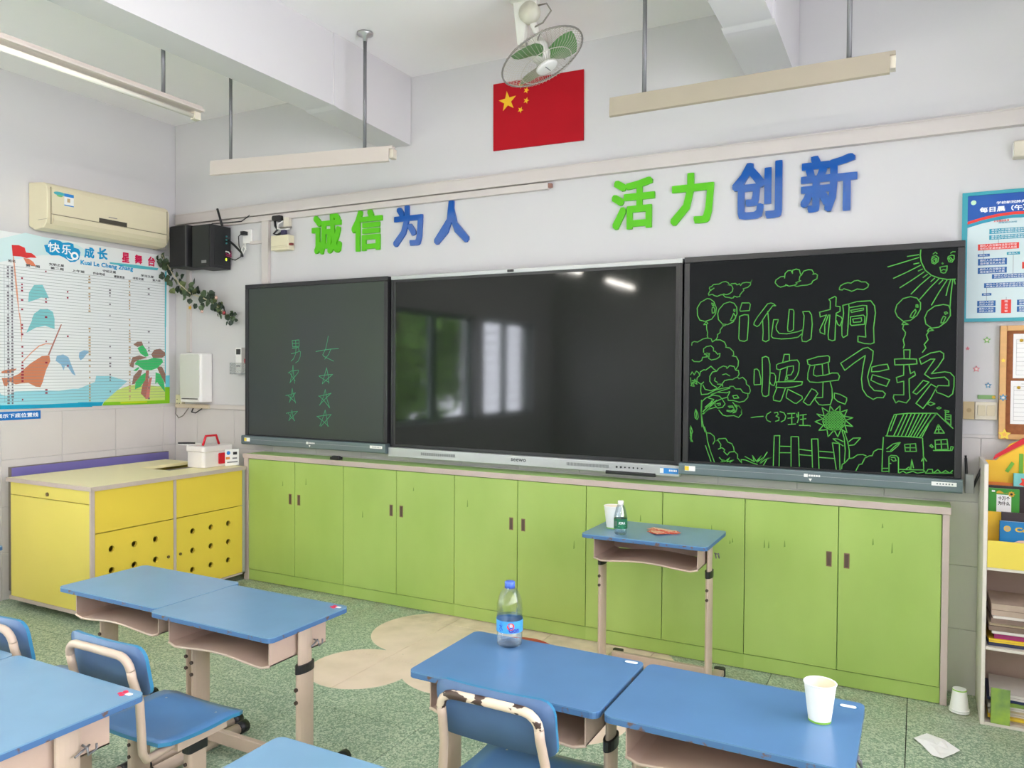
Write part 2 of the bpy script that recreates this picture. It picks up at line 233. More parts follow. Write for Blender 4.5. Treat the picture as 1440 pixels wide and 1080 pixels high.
# drawn lines on the boards and poster outlines, in millimetres in the plane of each board
RIGHT = [[140,1918,131,1930,134,1937,143,1939,152,1949,169,1950,180,1950,199,1960,215,1962,228,1955,236,1942,225,1944,245,1940,252,1925,249,1910,236,1899,221,1894,205,1897,188,1894,173,1887,159,1891,147,1899,129,1895,127,1902,134,1917,156,1931],[236,1940,243,1949,265,1950,272,1942,285,1947,290,1938,299,1950,319,1953,339,1950,346,1963,340,1950,339,1939,326,1927,303,1921,307,1913,298,1904,287,1890,287,1882,273,1880,258,1885,255,1877,244,1875,233,1879,214,1882,203,1893,207,1899],[502,1974,485,1973,463,1958,459,1944,472,1928,485,1921,511,1928,509,1933,525,1924,546,1927,563,1935,557,1940,580,1948,572,1952,576,1971,584,1977,578,1982,573,2002,558,2007,541,2002,541,1986,534,2002,519,2001,506,1988,504,1965],[584,1979,593,1995,614,2001,631,1999,640,1983,635,1977,648,1980,657,1973,655,1955,636,1945,630,1932,611,1926,585,1925,564,1921,551,1926,561,1933],[757,1904,761,1915,778,1925,794,1929,808,1926,822,1936,838,1938,854,1930,872,1929,885,1916,881,1903,863,1893,847,1895,835,1897,823,1891,811,1887,798,1893,776,1901,770,1895,757,1897,757,1906],[121,1878,87,1860,69,1830,71,1792,83,1767,111,1759,145,1770,165,1797,169,1827,155,1861,136,1875,121,1878],[144,1854,153,1850,157,1839,148,1841,144,1854],[148,1830,155,1833,161,1820,158,1803,148,1801,146,1820,148,1830],[104,1742,113,1753,117,1757,126,1749,119,1744,104,1742],[119,1742,120,1719,125,1700,123,1685,128,1670],[237,1857,207,1848,182,1819,176,1797,180,1767,201,1744,227,1740,256,1754,274,1794,272,1828,259,1848,237,1857],[257,1817,264,1817,263,1806,257,1809,257,1817],[257,1798,250,1780,241,1762,249,1758,265,1768,268,1779,257,1798],[201,1744,207,1733,218,1738,201,1733],[201,1729,190,1714,189,1699,176,1690,176,1677,169,1664],[298,1849,334,1848,340,1840,335,1809,290,1807,288,1814,298,1849],[287,1781,310,1789,330,1787,332,1770,329,1701,326,1660,312,1653,290,1657,284,1668,287,1781],[424,1840,440,1844,453,1839,464,1829,449,1830,416,1784,385,1734,374,1727,358,1737,360,1749,376,1776,424,1840],[425,1803,430,1756,433,1659,418,1650,402,1657,404,1697,401,1757],[454,1760,476,1760,475,1751,466,1728,468,1709,481,1691,519,1688,571,1698,592,1707,590,1689,571,1671,536,1665,493,1663,453,1668,444,1677,448,1710,454,1760],[528,1809,545,1808,550,1799,549,1708,536,1699,523,1701,521,1718,528,1809],[591,1796,621,1797,632,1779,636,1733,631,1661,610,1648,591,1650,588,1666,596,1730,598,1775,591,1796],[710,1852,737,1865,743,1860,742,1818,761,1815,761,1793,744,1784,741,1713,740,1655,728,1651,711,1658,709,1678,716,1776,709,1776,693,1728,694,1683,673,1692,671,1706,701,1777,672,1768,669,1791,717,1803,717,1843,710,1852],[747,1775,767,1764,772,1753,762,1722,751,1731,745,1749],[773,1821,799,1827,801,1809,797,1712,795,1677,777,1666,771,1677,770,1722,777,1783,773,1821],[799,1827,836,1837,895,1839,912,1814,916,1780,909,1710,912,1640,898,1634,870,1636,850,1643,842,1645,842,1672,876,1667,873,1711,880,1772,878,1816,860,1818,803,1809],[808,1796,864,1805,864,1796,812,1786,808,1796],[808,1765,864,1772,871,1763,869,1728,813,1723,807,1730,808,1765],[818,1754,855,1759,857,1746,853,1740,821,1738,818,1754],[1102,2067,1100,2040,1104,2011,1121,1971,1147,1946,1177,1932,1211,1924,1243,1924],[1047,2039,1094,2044],[966,1995,1017,2009,1094,2031],[1074,2002,1095,2006],[990,1940,1044,1965,1102,1995],[1093,1969,1110,1977],[1018,1895,1070,1930,1117,1964],[1113,1938,1131,1952],[1065,1864,1101,1904,1143,1943],[1145,1918,1160,1933],[1100,1837,1140,1888,1177,1929],[1177,1905,1192,1922],[1149,1810,1178,1867,1209,1921],[1207,1852,1213,1885,1223,1920],[1223,1796,1226,1856,1232,1921],[1242,1902,1238,1921],[1146,2020,1148,2003,1159,1997,1172,2007,1174,2026,1163,2036,1150,2032,1146,2020,1155,2027,1167,2021,1165,2007,1155,2003,1150,2015,1161,2019,1163,2010],[1152,2043,1161,2051,1168,2044],[1211,2019,1216,2004,1228,2002,1236,2015,1236,2031,1226,2034,1213,2028,1211,2019,1222,2023,1230,2013,1222,2008,1218,2018],[1222,2043,1230,2049,1240,2048],[1189,2001,1193,1998,1191,1995,1188,1999],[1180,1981,1193,1984,1209,1986,1208,1966,1202,1955,1194,1954,1185,1958,1180,1981],[1185,1965,1195,1971,1204,1967],[1063,1852,1032,1844,1006,1815,999,1786,1009,1761,1034,1738,1064,1742,1090,1764,1104,1792,1104,1822,1089,1844,1063,1852],[1086,1813,1093,1813,1094,1802,1086,1803,1086,1813],[1083,1793,1068,1774,1062,1757,1073,1754,1087,1783,1083,1793],[1029,1724,1036,1735,1056,1723,1029,1723],[1036,1721,1032,1704,1044,1687,1043,1674,1035,1652,1040,1628,1036,1613],[1196,1811,1162,1805,1133,1782,1122,1753,1127,1724,1151,1704,1180,1708,1209,1732,1225,1760,1224,1789,1217,1806,1196,1811],[1201,1775,1209,1777,1214,1771,1205,1766,1201,1775],[1198,1758,1190,1742,1188,1727,1197,1727,1207,1753,1198,1758],[1134,1691,1142,1704,1159,1694,1134,1690],[1140,1690,1130,1673,1137,1651,1122,1630,1129,1613,1115,1593],[363,1510,376,1513,386,1503,396,1461,396,1435,364,1432,362,1440,363,1510],[401,1570,418,1576,431,1570,439,1537,440,1485,437,1433,435,1382,422,1374,407,1377,401,1397,404,1453,401,1570],[442,1493,459,1491,467,1477,467,1454,460,1430,446,1434,439,1449],[500,1547,507,1586,531,1586,532,1556],[470,1533,479,1539,539,1556,569,1558,578,1543,577,1506,570,1482,555,1459,540,1456,518,1458,525,1468,518,1482,540,1484,551,1506,551,1529,525,1525,485,1509,472,1513,470,1533],[489,1505,482,1450],[523,1525,518,1482,512,1454],[469,1448,555,1451,594,1451,591,1436,556,1425,511,1419,469,1422,473,1438,469,1448],[473,1418,457,1374,459,1356,489,1351,496,1359,515,1419],[526,1413,519,1383,519,1370,557,1345,568,1343,595,1367,593,1379,526,1413],[615,1558,664,1574,710,1579,717,1572,716,1549,686,1539,635,1531,619,1537,615,1558],[628,1531,619,1494,618,1463,629,1450,665,1448,719,1455,758,1461,763,1480,754,1495,729,1495,701,1485,658,1479,645,1485,645,1506,650,1527],[684,1537,688,1485],[711,1543,717,1491],[689,1449,688,1375,655,1373,654,1363,672,1340,688,1338,724,1342,732,1373,730,1419,721,1453],[637,1417,655,1409,666,1394,630,1337,619,1337,599,1352,637,1417],[741,1398,766,1392,796,1376,796,1363,789,1345,756,1358,741,1373,741,1398],[767,1542,812,1575,865,1613,885,1618,909,1600,906,1557,894,1517,886,1477,895,1437,916,1413,952,1411,964,1398,955,1380,928,1380,912,1371,884,1388,865,1419,860,1468,866,1526,875,1580,825,1542,786,1508,767,1542],[904,1524,934,1533,970,1538,977,1515,935,1504,903,1502,904,1524],[907,1488,943,1478,981,1465,968,1434,932,1446,901,1462,907,1488],[1038,1605,1064,1605,1063,1566],[1038,1605,1040,1566],[1000,1562,1037,1564,1091,1562,1094,1540,1045,1536,1002,1535,1000,1562],[1039,1535,1039,1487,1009,1476,1013,1452,1040,1459,1041,1395,1000,1395,997,1381,1008,1357,1020,1366,1052,1358,1067,1379,1064,1409,1062,1470,1088,1488,1084,1505,1067,1494,1061,1536],[1103,1564,1148,1590,1186,1598,1201,1587,1201,1566,1179,1527,1153,1495,1206,1504,1228,1500,1244,1481,1244,1438,1239,1404,1223,1389,1200,1401,1177,1409,1171,1424,1181,1441,1224,1440,1223,1463,1206,1480,1150,1473,1125,1492,1145,1527,1166,1562,1149,1562,1111,1538,1103,1564],[1120,1464,1144,1456,1094,1399,1078,1407,1120,1464],[1152,1447,1175,1433,1151,1380,1121,1334,1092,1357,1152,1447],[1138,1356,1151,1365,1169,1357,1152,1348,1138,1356],[1176,1338,1186,1343,1195,1339,1186,1333,1176,1338],[350,1265,375,1270,410,1274],[446,1297,429,1286,423,1270,429,1254,445,1247],[463,1293,478,1296,482,1286,471,1277,486,1270,485,1256,469,1251],[490,1300,509,1295,518,1279,513,1259,496,1249],[526,1291,561,1294],[528,1268,557,1273],[530,1237,565,1241],[546,1292,547,1241],[577,1299,578,1267,573,1248],[570,1291,572,1275],[585,1285,614,1290],[587,1264,613,1269],[582,1235,632,1236,633,1232],[599,1288,600,1237],[42,1635,44,1650,55,1655,73,1652,82,1657,101,1668,125,1673,144,1668,150,1652,165,1662,191,1662,213,1650,221,1631,219,1624,239,1620,258,1601,260,1584,252,1579,273,1575,284,1553,282,1527,270,1508],[105,1598,105,1617,120,1628,143,1632,156,1620,156,1605,165,1603,177,1588,190,1592,188,1575,173,1564,147,1558,132,1566,136,1592,121,1594,109,1587],[109,1592,124,1583,136,1587,117,1579,132,1575,100,1572,96,1556,83,1549,56,1550,45,1560],[86,1477,89,1496,106,1507,118,1506,144,1526,159,1511,174,1500,185,1515,207,1527,224,1523,226,1514,240,1529,262,1525,270,1506,284,1505,288,1486,279,1469],[174,1500,152,1496,139,1474,139,1447,152,1429,175,1416],[204,1482,222,1487,241,1476],[167,1466,163,1451,178,1442],[206,1422,204,1437,215,1452,241,1458,256,1458,270,1467,281,1471,287,1462,306,1470,323,1453,325,1435,339,1424,345,1402,340,1387,322,1389,307,1394,296,1410,271,1410,260,1423,241,1422],[333,1387,333,1368,315,1348,290,1342,261,1350,235,1350,231,1370,242,1393],[257,1374,278,1378,288,1364,264,1361,257,1374],[38,1480,46,1496,57,1480,68,1500,80,1492,86,1477,73,1465,71,1446,94,1431,107,1443],[38,1465,42,1431,61,1458,73,1431,50,1442,58,1420,39,1423,65,1450,46,1450],[94,1431,92,1397,96,1377,130,1381,168,1402,205,1412,241,1417,249,1424],[103,1428,115,1405,145,1398,182,1412,204,1433,178,1433],[145,1376,179,1391,227,1389,242,1396],[149,1380,197,1399,242,1413],[97,1284,99,1341,119,1360,157,1376,190,1371,202,1358],[105,1288,142,1327,161,1353,134,1360],[128,1296,150,1331,176,1350],[116,1311,146,1338,150,1346],[202,1358,168,1342,167,1323,180,1309,206,1313,219,1332,205,1354],[176,1331,194,1335,195,1326,183,1324],[202,1358,231,1366],[257,1341,272,1324,290,1323,303,1305,301,1290],[228,1299,250,1296,265,1307,257,1322,235,1320,243,1312],[279,1326,276,1300,261,1289],[97,1348,95,1291,104,1229,109,1209,117,1183],[114,1209,125,1178,130,1137,147,1081,168,1026],[103,1276,136,1302,172,1314],[108,1276,141,1313,162,1334],[95,1291,101,1208],[120,1111,150,1030],[67,1300,62,1279,64,1254,75,1246,81,1259,77,1280,67,1300,72,1275,70,1254],[41,1211,52,1180,39,1148,45,1128,47,1164,42,1185],[39,1201,41,1148,53,1128],[187,1299,208,1274,228,1269,263,1273,288,1264,303,1282,302,1307,287,1324,267,1329],[228,1295,248,1290,268,1301,258,1316,243,1313],[267,1326,280,1309,273,1291,258,1286],[122,1178,145,1177,164,1162,169,1139,159,1121],[179,1139,189,1150,224,1154,235,1135,255,1128,265,1108,268,1088,245,1084,233,1068,215,1085,220,1095,205,1105,187,1096],[187,1140,200,1120,197,1105],[270,1088,285,1074,285,1053],[193,1053,211,1034,198,1030,226,1035,205,1044,226,1037,246,1056,231,1032,266,1045,246,1031],[285,1056,306,1032,303,1049,325,1048,359,1035,384,1029],[322,1066,350,1052,369,1041,359,1073,379,1044,403,1075,381,1039,412,1066,396,1035,431,1094],[398,1035,422,1056,451,1068,432,1062,413,1026],[461,1024,462,1089,464,1178,490,1180,489,1026],[490,1127,543,1128],[491,1095,544,1097],[546,1029,544,1177,579,1179,585,1032],[584,1117,640,1112],[584,1090,641,1088],[646,1031,640,1170,669,1172,676,1028],[677,1112,741,1110],[677,1082,748,1080],[754,1028,735,1156,766,1154,771,1026],[741,1309,716,1303,697,1282,690,1258,700,1231,722,1219,747,1219,771,1224,788,1243,792,1269,782,1292,763,1308,741,1309],[697,1282,686,1326,719,1304,723,1335,741,1309,767,1337,767,1305,799,1319,787,1287,825,1281,792,1267,825,1239,790,1243,800,1208,773,1224,759,1186,742,1219,715,1184,710,1219,673,1214,692,1239,655,1256,690,1271,662,1294,694,1287],[778,1216,788,1180,793,1122,790,1064],[788,1211,803,1165,811,1123,811,1087],[808,1165,827,1183,860,1186,832,1151,808,1147],[784,1164,759,1176,737,1176,755,1162,784,1143],[778,1032,780,1053,795,1065,809,1084,828,1088,847,1104,871,1107,885,1101],[841,1027,855,1058,867,1061,880,1091,899,1102,911,1103,918,1124,936,1136,955,1136],[972,1201,985,1251,1003,1302,1062,1310,1177,1314,1210,1279,1243,1247],[1177,1314,1147,1267,1117,1198,1068,1201,968,1200],[1171,1308,1138,1256,1108,1200],[988,1225,1012,1300],[1002,1203,1042,1303],[1018,1203,1057,1305],[1034,1204,1073,1307],[1050,1203,1089,1309],[1063,1203,1107,1310],[1072,1202,1122,1310],[1084,1201,1138,1311],[1095,1200,1153,1311],[958,1193,955,1116,954,1031,984,1034],[1121,1196,1125,1140,1128,1045],[1119,1090,1127,1110,1139,1091],[984,1030,983,1102,992,1110,1015,1109,1023,1099,1024,1030],[992,1100,1008,1101,1013,1086,1001,1083,992,1092],[986,1071,992,1072],[973,1140,1000,1164,1030,1173,1019,1155,992,1128,973,1127],[989,1133,1005,1152,1023,1168],[1048,1164,1093,1170,1097,1134,1051,1132,1048,1164],[1071,1168,1071,1132],[1051,1149,1095,1151],[1170,1223,1184,1263,1209,1224,1168,1222],[1184,1263,1187,1224],[1176,1238,1198,1241],[1172,1190,1220,1196,1225,1151,1175,1146,1172,1190],[1196,1194,1199,1149],[1175,1171,1223,1175],[1166,1142,1240,1146,1246,1162,1236,1164,1234,1146],[1166,1158,1157,1170,1151,1162,1162,1155],[1212,1329,1212,1282,1234,1260,1234,1307,1212,1310],[1212,1299,1233,1299],[1213,1289,1233,1287],[1208,1328,1225,1325,1224,1319,1210,1320],[1027,1046,1066,1047,1128,1050,1137,1036,1146,1054,1163,1055,1166,1037,1185,1055,1199,1040,1216,1053,1233,1042,1244,1055],[1027,1029,1043,1039,1057,1030,1084,1041,1102,1033,1128,1040],[1135,1035,1190,1040,1242,1043],[1075,1049,1078,1097,1086,1057],[954,1046,979,1048],[1056,1050,1068,1060,1070,1051],[758,1308,782,1283],[699,1281,724,1307],[743,1311,786,1268],[696,1265,739,1310],[732,1309,785,1257],[697,1254,749,1309],[723,1305,782,1247],[700,1244,758,1306],[715,1301,779,1239],[704,1236,766,1302],[709,1295,773,1232],[710,1229,772,1297],[704,1288,767,1226],[716,1224,778,1290],[700,1279,759,1221],[724,1220,782,1282],[697,1269,751,1218],[733,1217,785,1273],[696,1258,740,1216],[744,1216,786,1262],[700,1243,725,1218],[759,1220,783,1246]]
LEFT = [[428,1694,491,1697,493,1653,433,1650,428,1694],[460,1694,462,1650],[433,1674,491,1675],[428,1640,487,1646,490,1622,505,1615,501,1581,483,1551,460,1539],[464,1643,460,1602,442,1568,419,1551],[419,1602,474,1612,496,1622],[751,1720,742,1681,729,1634,703,1594,712,1584,755,1567,798,1551],[642,1616,695,1624,772,1632,840,1635],[772,1630,755,1597,721,1564],[436,1523,442,1458,451,1397],[392,1468,419,1482,487,1489,483,1472,447,1438,406,1399],[401,1475,429,1444,456,1414],[436,1520,428,1465,410,1403],[429,1362,438,1321,461,1260],[369,1311,410,1317,460,1332,429,1300,401,1262],[388,1313,429,1287,461,1267],[429,1359,420,1314,403,1265],[427,1211,434,1177,449,1136],[374,1187,420,1197,479,1204,438,1170,397,1138],[392,1189,420,1163,452,1140],[427,1210,415,1176,400,1138],[738,1507,721,1461,700,1399],[738,1501,751,1454,756,1401],[669,1450,721,1457,790,1462,739,1427,700,1397],[673,1448,713,1427,760,1408],[726,1360,709,1307,678,1252],[726,1357,739,1301,765,1235],[668,1312,713,1320,777,1335,730,1300,674,1252],[669,1316,713,1287,763,1238],[726,1221,705,1166,679,1111],[726,1220,739,1167,748,1111],[652,1174,713,1183,778,1192,731,1147,687,1108],[657,1174,705,1146,757,1111]]
POSTER = {"red_flag":[-1245,2283,-1201,2288,-1163,2277,-1155,2247,-1119,2247,-1097,2233,-1087,2220,-1125,2218,-1153,2210,-1185,2216,-1239,2213],"red_flag2":[-1172,2209,-1136,2208,-1109,2192,-1089,2163,-1120,2165,-1153,2175],"mast":[-1238,2211,-1231,2212,-1211,2013,-1197,1820,-1190,1807,-1197,1805,-1219,1979],"mast2":[-1199,1850,-1195,1850,-1180,1714,-1185,1659,-1190,1727],"sail1":[-1143,1925,-1137,1987,-1104,2040,-1047,2046,-1025,2003,-1005,1961,-1059,1960,-1104,1939],"sail2":[-1121,1811,-1105,1849,-1065,1883,-1014,1889,-979,1871,-967,1820],"sail2b":[-1101,1856,-1115,1814,-1156,1722,-1095,1759,-1032,1775,-968,1755,-968,1823,-982,1864],"boom":[-1015,1580,-1004,1580,-917,1790,-926,1789],"rope":[-1188,1528,-1123,1598,-1075,1642,-1032,1657,-983,1657,-983,1651,-1029,1651,-1071,1635,-1120,1592,-1183,1525],"bow":[-1314,1467,-1283,1480,-1218,1488,-1224,1477,-1270,1456,-1309,1457],"hull":[-1311,1426,-1258,1429,-1205,1453,-1130,1522,-1054,1572,-1004,1577,-998,1538,-1026,1481,-1041,1432,-1048,1403,-1065,1365,-1097,1369,-1144,1394,-1192,1391,-1225,1385,-1264,1406,-1281,1372,-1297,1379],"dolphin1":[-962,1542,-954,1574,-910,1586,-873,1568,-844,1496,-821,1441,-844,1452,-874,1496,-896,1510,-907,1476,-925,1517],"dolphin2":[-798,1570,-794,1603,-759,1618,-713,1612,-744,1589,-767,1559,-787,1548],"sea":[-1323,1326,-1284,1311,-1225,1340,-1034,1343,-941,1338,-837,1350,-700,1344,-700,1251,-1323,1252],"seaR":[-804,1348,-680,1395,-669,1440,-559,1436,-424,1399,-520,1321,-613,1249,-805,1255],"blueband":[-1323,1253,-1034,1250,-700,1252,-700,1219,-1034,1224,-1323,1227],"bluebandR":[-805,1255,-613,1251,-628,1224,-805,1226],"sand":[-613,1249,-504,1335,-432,1359,-343,1376,-102,1350,-103,1243,-343,1247],"greenband":[-624,1226,-611,1250,-343,1248,-103,1249,-102,1350,-60,1350,-60,1222,-343,1223],"yellowband":[-481,1248,-259,1246,-259,1234,-481,1235],"cyanR":[-98,1438,-59,1441,-60,1350,-98,1350],"tealline":[-103,1924,-94,1925,-95,1438,-104,1438],"teallineU":[-101,2242,-85,2251,-91,1815,-104,1814],"titleband":[-566,2258,-358,2264,-160,2263,-169,2245,-373,2238,-562,2247],"leafB1":[-375,1671,-342,1693,-304,1695,-292,1666,-342,1653],"leafB2":[-224,1600,-198,1635,-146,1646,-102,1618,-98,1595,-129,1576,-207,1571],"leafB3":[-408,1509,-383,1575,-325,1591,-258,1574,-326,1558,-367,1539,-375,1498],"leafB4":[-388,1373,-375,1436,-326,1484,-301,1480,-318,1428,-367,1377],"leafB5":[-181,1511,-129,1507,-98,1450,-98,1373,-138,1435],"leafG1":[-342,1646,-296,1670,-267,1637,-246,1589,-275,1581,-317,1606],"leafG2":[-367,1524,-342,1554,-258,1559,-207,1574,-129,1568,-120,1542,-173,1495,-224,1480,-292,1484,-342,1517],"leafG3":[-363,1336,-359,1391,-309,1443,-271,1461,-276,1405,-318,1354],"leafG4":[-190,1374,-186,1465,-146,1450,-111,1389,-103,1312,-147,1359,-173,1389],"leafG5":[-379,1476,-334,1504,-326,1495,-351,1472],"trunk":[-267,1480,-242,1480,-250,1390,-242,1262,-268,1262,-314,1305,-293,1391],"trunk2":[-242,1420,-216,1427,-229,1375,-242,1262,-276,1262,-259,1345],"titleblob":[-1037,2312,-1009,2319,-1003,2346,-983,2357,-953,2359,-924,2354,-909,2345,-870,2354,-834,2350,-831,2324,-797,2320,-784,2298,-794,2249,-822,2228,-858,2221,-882,2238,-906,2249,-936,2257,-989,2250,-1023,2271],"skywash":[-1317,2312,-1157,2375,-988,2362,-809,2348,-747,2321,-747,2279,-1046,2245,-1318,2165],"tape":[-1323,1201,-1058,1199,-1058,1155,-1324,1157]}

# ================================================================ the setting
# floor: terrazzo tiles on a slab, cream flower inlaid near the cabinets
def floor_material():
    m = bpy.data.materials.new('green_terrazzo'); m.use_nodes = True; nt = m.node_tree; b = nt.nodes['Principled BSDF']; L = nt.links
    g = nt.nodes.new('ShaderNodeNewGeometry')
    def vor(scale, feat='F1'):
        v = nt.nodes.new('ShaderNodeTexVoronoi'); v.inputs['Scale'].default_value = scale; L.new(g.outputs['Position'], v.inputs['Vector']); return v
    def noise(scale, det=3):
        v = nt.nodes.new('ShaderNodeTexNoise'); v.inputs['Scale'].default_value = scale; v.inputs['Detail'].default_value = det; L.new(g.outputs['Position'], v.inputs['Vector']); return v
    def rng(src, a, bb, c=0, d=1):
        r = nt.nodes.new('ShaderNodeMapRange'); r.inputs[1].default_value = a; r.inputs[2].default_value = bb; r.inputs[3].default_value = c; r.inputs[4].default_value = d; L.new(src, r.inputs[0]); return r.outputs[0]
    def mix(f, a, bb):
        x = nt.nodes.new('ShaderNodeMix'); x.data_type = 'RGBA'; L.new(f, x.inputs[0])
        for i, v in ((6, a), (7, bb)):
            if isinstance(v, tuple): x.inputs[i].default_value = (*v, 1)
            else: L.new(v, x.inputs[i])
        return x.outputs[2]
    v1 = vor(125); sepc = nt.nodes.new('ShaderNodeSeparateColor'); L.new(v1.outputs['Color'], sepc.inputs[0])
    base = mix(rng(noise(2.2).outputs[0], .35, .7), S(148, 170, 144), S(134, 158, 134))
    chips = mix(rng(sepc.outputs[0], .62, .72), base, S(186, 200, 174))
    chips = mix(rng(sepc.outputs[1], .80, .86), chips, S(122, 144, 120))
    v2 = vor(230); sp2 = nt.nodes.new('ShaderNodeSeparateColor'); L.new(v2.outputs['Color'], sp2.inputs[0])
    chips = mix(rng(sp2.outputs[2], .86, .9), chips, S(196, 206, 184))
    # flower: union of petal circles in world XY
    sx = nt.nodes.new('ShaderNodeSeparateXYZ'); L.new(g.outputs['Position'], sx.inputs[0])
    def circ(cx, cy, r):
        c = nt.nodes.new('ShaderNodeCombineXYZ'); L.new(sx.outputs[0], c.inputs[0]); L.new(sx.outputs[1], c.inputs[1])
        d = nt.nodes.new('ShaderNodeVectorMath'); d.operation = 'DISTANCE'; L.new(c.outputs[0], d.inputs[0]); d.inputs[1].default_value = (cx, cy, 0)
        lt = nt.nodes.new('ShaderNodeMath'); lt.operation = 'LESS_THAN'; L.new(d.outputs['Value'], lt.inputs[0]); lt.inputs[1].default_value = r; return lt.outputs[0]
    mask = None
    for c in ((2.73, -1.1, .262), (2.77, -.49, .358), (3.2, -.87, .32), (3.87, -1.1, .26), (3.77, -.42, .36), (3.3, -.6, .55), (3.35, -.3, .45)):
        o = circ(*c)
        if mask is None: mask = o
        else:
            mx = nt.nodes.new('ShaderNodeMath'); mx.operation = 'MAXIMUM'; L.new(mask, mx.inputs[0]); L.new(o, mx.inputs[1]); mask = mx.outputs[0]
    crm = mix(rng(noise(5, 6).outputs[0], .4, .75), S(240, 218, 200), S(222, 200, 178))
    fl = mix(circ(3.3, -.5, .2), crm, S(200, 70, 55))
    col = mix(mask, chips, fl)
    dirt = nt.nodes.new('ShaderNodeMath'); dirt.operation = 'MULTIPLY'
    L.new(rng(sx.outputs[1], -.75, -.15), dirt.inputs[0]); L.new(rng(noise(9, 5).outputs[0], .35, .75, 0, .55), dirt.inputs[1])
    col = mix(dirt.outputs[0], col, S(150, 132, 108))
    L.new(col, b.inputs['Base Color']); b.inputs['Roughness'].default_value = .42; b.inputs['Specular IOR Level'].default_value = .35
    return m
terr = floor_material()
fb = MB().box(0, RX, RY, 0, -.12, -.012, mat('dark_floor_joint', S(40, 42, 36), .9))
floor = fb.build('floor', kind='structure')
def cuts(a, b, off, step):
    k = math.ceil((a-off)/step+1e-6); xs = [a]
    while off+k*step < b-1e-6: xs.append(off+k*step); k += 1
    return xs+[b]
_tm = {}
def tile_obj(name, w, h, t, mt, parent, M, g):
    key = (name, round(w, 3), round(h, 3))
    if key not in _tm:
        mb = MB(); c = .0015 if name == 'wall_tile' else .0004
        a, b2 = w/2-g/2, h/2-g/2
        vs = [(-a, -b2, -t), (a, -b2, -t), (a, b2, -t), (-a, b2, -t), (-a, -b2, -c), (a, -b2, -c), (a, b2, -c), (-a, b2, -c),
              (-a+c, -b2+c, 0), (a-c, -b2+c, 0), (a-c, b2-c, 0), (-a+c, b2-c, 0)]
        fs = [(0, 1, 5, 4), (1, 2, 6, 5), (2, 3, 7, 6), (3, 0, 4, 7), (4, 5, 9, 8), (5, 6, 10, 9), (6, 7, 11, 10), (7, 4, 8, 11), (8, 9, 10, 11)]
        mb.add(vs, fs, mt); o = mb.build(name, parent); _tm[key] = o.data
    else:
        o = bpy.data.objects.new(name, _tm[key]); C.objects.link(o); o.parent = parent
    o.matrix_local = M; return o
xs = cuts(0, RX, 2.762, .6); ys = cuts(RY, 0, -.925, .6)
for i in range(len(xs)-1):
    for j in range(len(ys)-1):
        tile_obj('floor_tile', xs[i+1]-xs[i], ys[j+1]-ys[j], .011, terr, floor, Matrix.Translation(((xs[i]+xs[i+1])/2, (ys[j]+ys[j+1])/2, 0)), .0034)

# walls: painted above, tiled to 1.2 m
def wall_with_holes(name, axis, w0, w1, lo, hi, holes, z0, z1):
    mb = MB(); cur = lo
    def bx(a, b, c, d):
        if axis == 'x': mb.box(w0, w1, a, b, c, d, wall_m)
        else: mb.box(a, b, w0, w1, c, d, wall_m)
    for a, b in sorted(holes):
        bx(cur, a, -.12, CH+.1); bx(a, b, -.12, z0); bx(a, b, z1, CH+.1); cur = b
    bx(cur, hi, -.12, CH+.1)
    return mb.build(name, kind='structure')
wl = wall_with_holes('wall_left', 'x', -.24, -.006, RY-.24, .24, LWIN, .85, 2.2)
wf = MB().box(0, RX, .006, .24, -.12, CH+.1, wall_m).build('wall_front', kind='structure')
wr = wall_with_holes('wall_right', 'x', RX, RX+.24, RY-.24, .24, RWIN, 1.0, 2.5)
wb = MB().box(0, RX, RY-.24, RY, -.12, CH+.1, wall_m).build('wall_back', kind='structure')
Mf = Matrix.Rotation(PI/2, 4, 'X')                       # tile normal -> -y
fx = cuts(0, RX, .246, .4)
for i in range(len(fx)-1):
    for r in range(4):
        tile_obj('wall_tile', fx[i+1]-fx[i], .3, .006, tile_w, wf, Matrix.Translation(((fx[i]+fx[i+1])/2, 0, .15+.3*r)) @ Mf, .002)
Ml = Matrix(((0, 0, 1, 0), (1, 0, 0, 0), (0, 1, 0, 0), (0, 0, 0, 1)))   # local x->y, y->z, z->x
ly = cuts(-3.05, 0, -.111, .4)
for i in range(len(ly)-1):
    for r in range(4):
        tile_obj('wall_tile', ly[i+1]-ly[i], .3, .006, tile_w, wl, Matrix.Translation((0, (ly[i]+ly[i+1])/2, .15+.3*r)) @ Ml, .002)
b = MB().box(-.006, .002, -3.05, 0, 1.2, 1.222, tile_w).build('baseboard_left', kind='structure')
MB().box(.002, RX, -.003, .006, 1.2, 1.215, tile_w).build('baseboard_front', kind='structure')
MB().box(-.24, RX+.24, RY-.24, .24, CH, CH+.15, ceil_m).build('ceiling', kind='structure')
def beam(n, x0, x1):
    mb = MB(); mb.box(x0, x1, RY, -.745, 2.99, CH, wall_m)
    e = .008
    mb.prism([(-.745, CH), (-.745, 2.99), (-.70, 2.982), (0, 2.955), (0, CH)], 'x', x0-e, x1+e, wall_m)
    mb.build(n, kind='structure')
beam('trim_1', 2.03, 2.235); beam('trim_2', 4.414, 4.62)
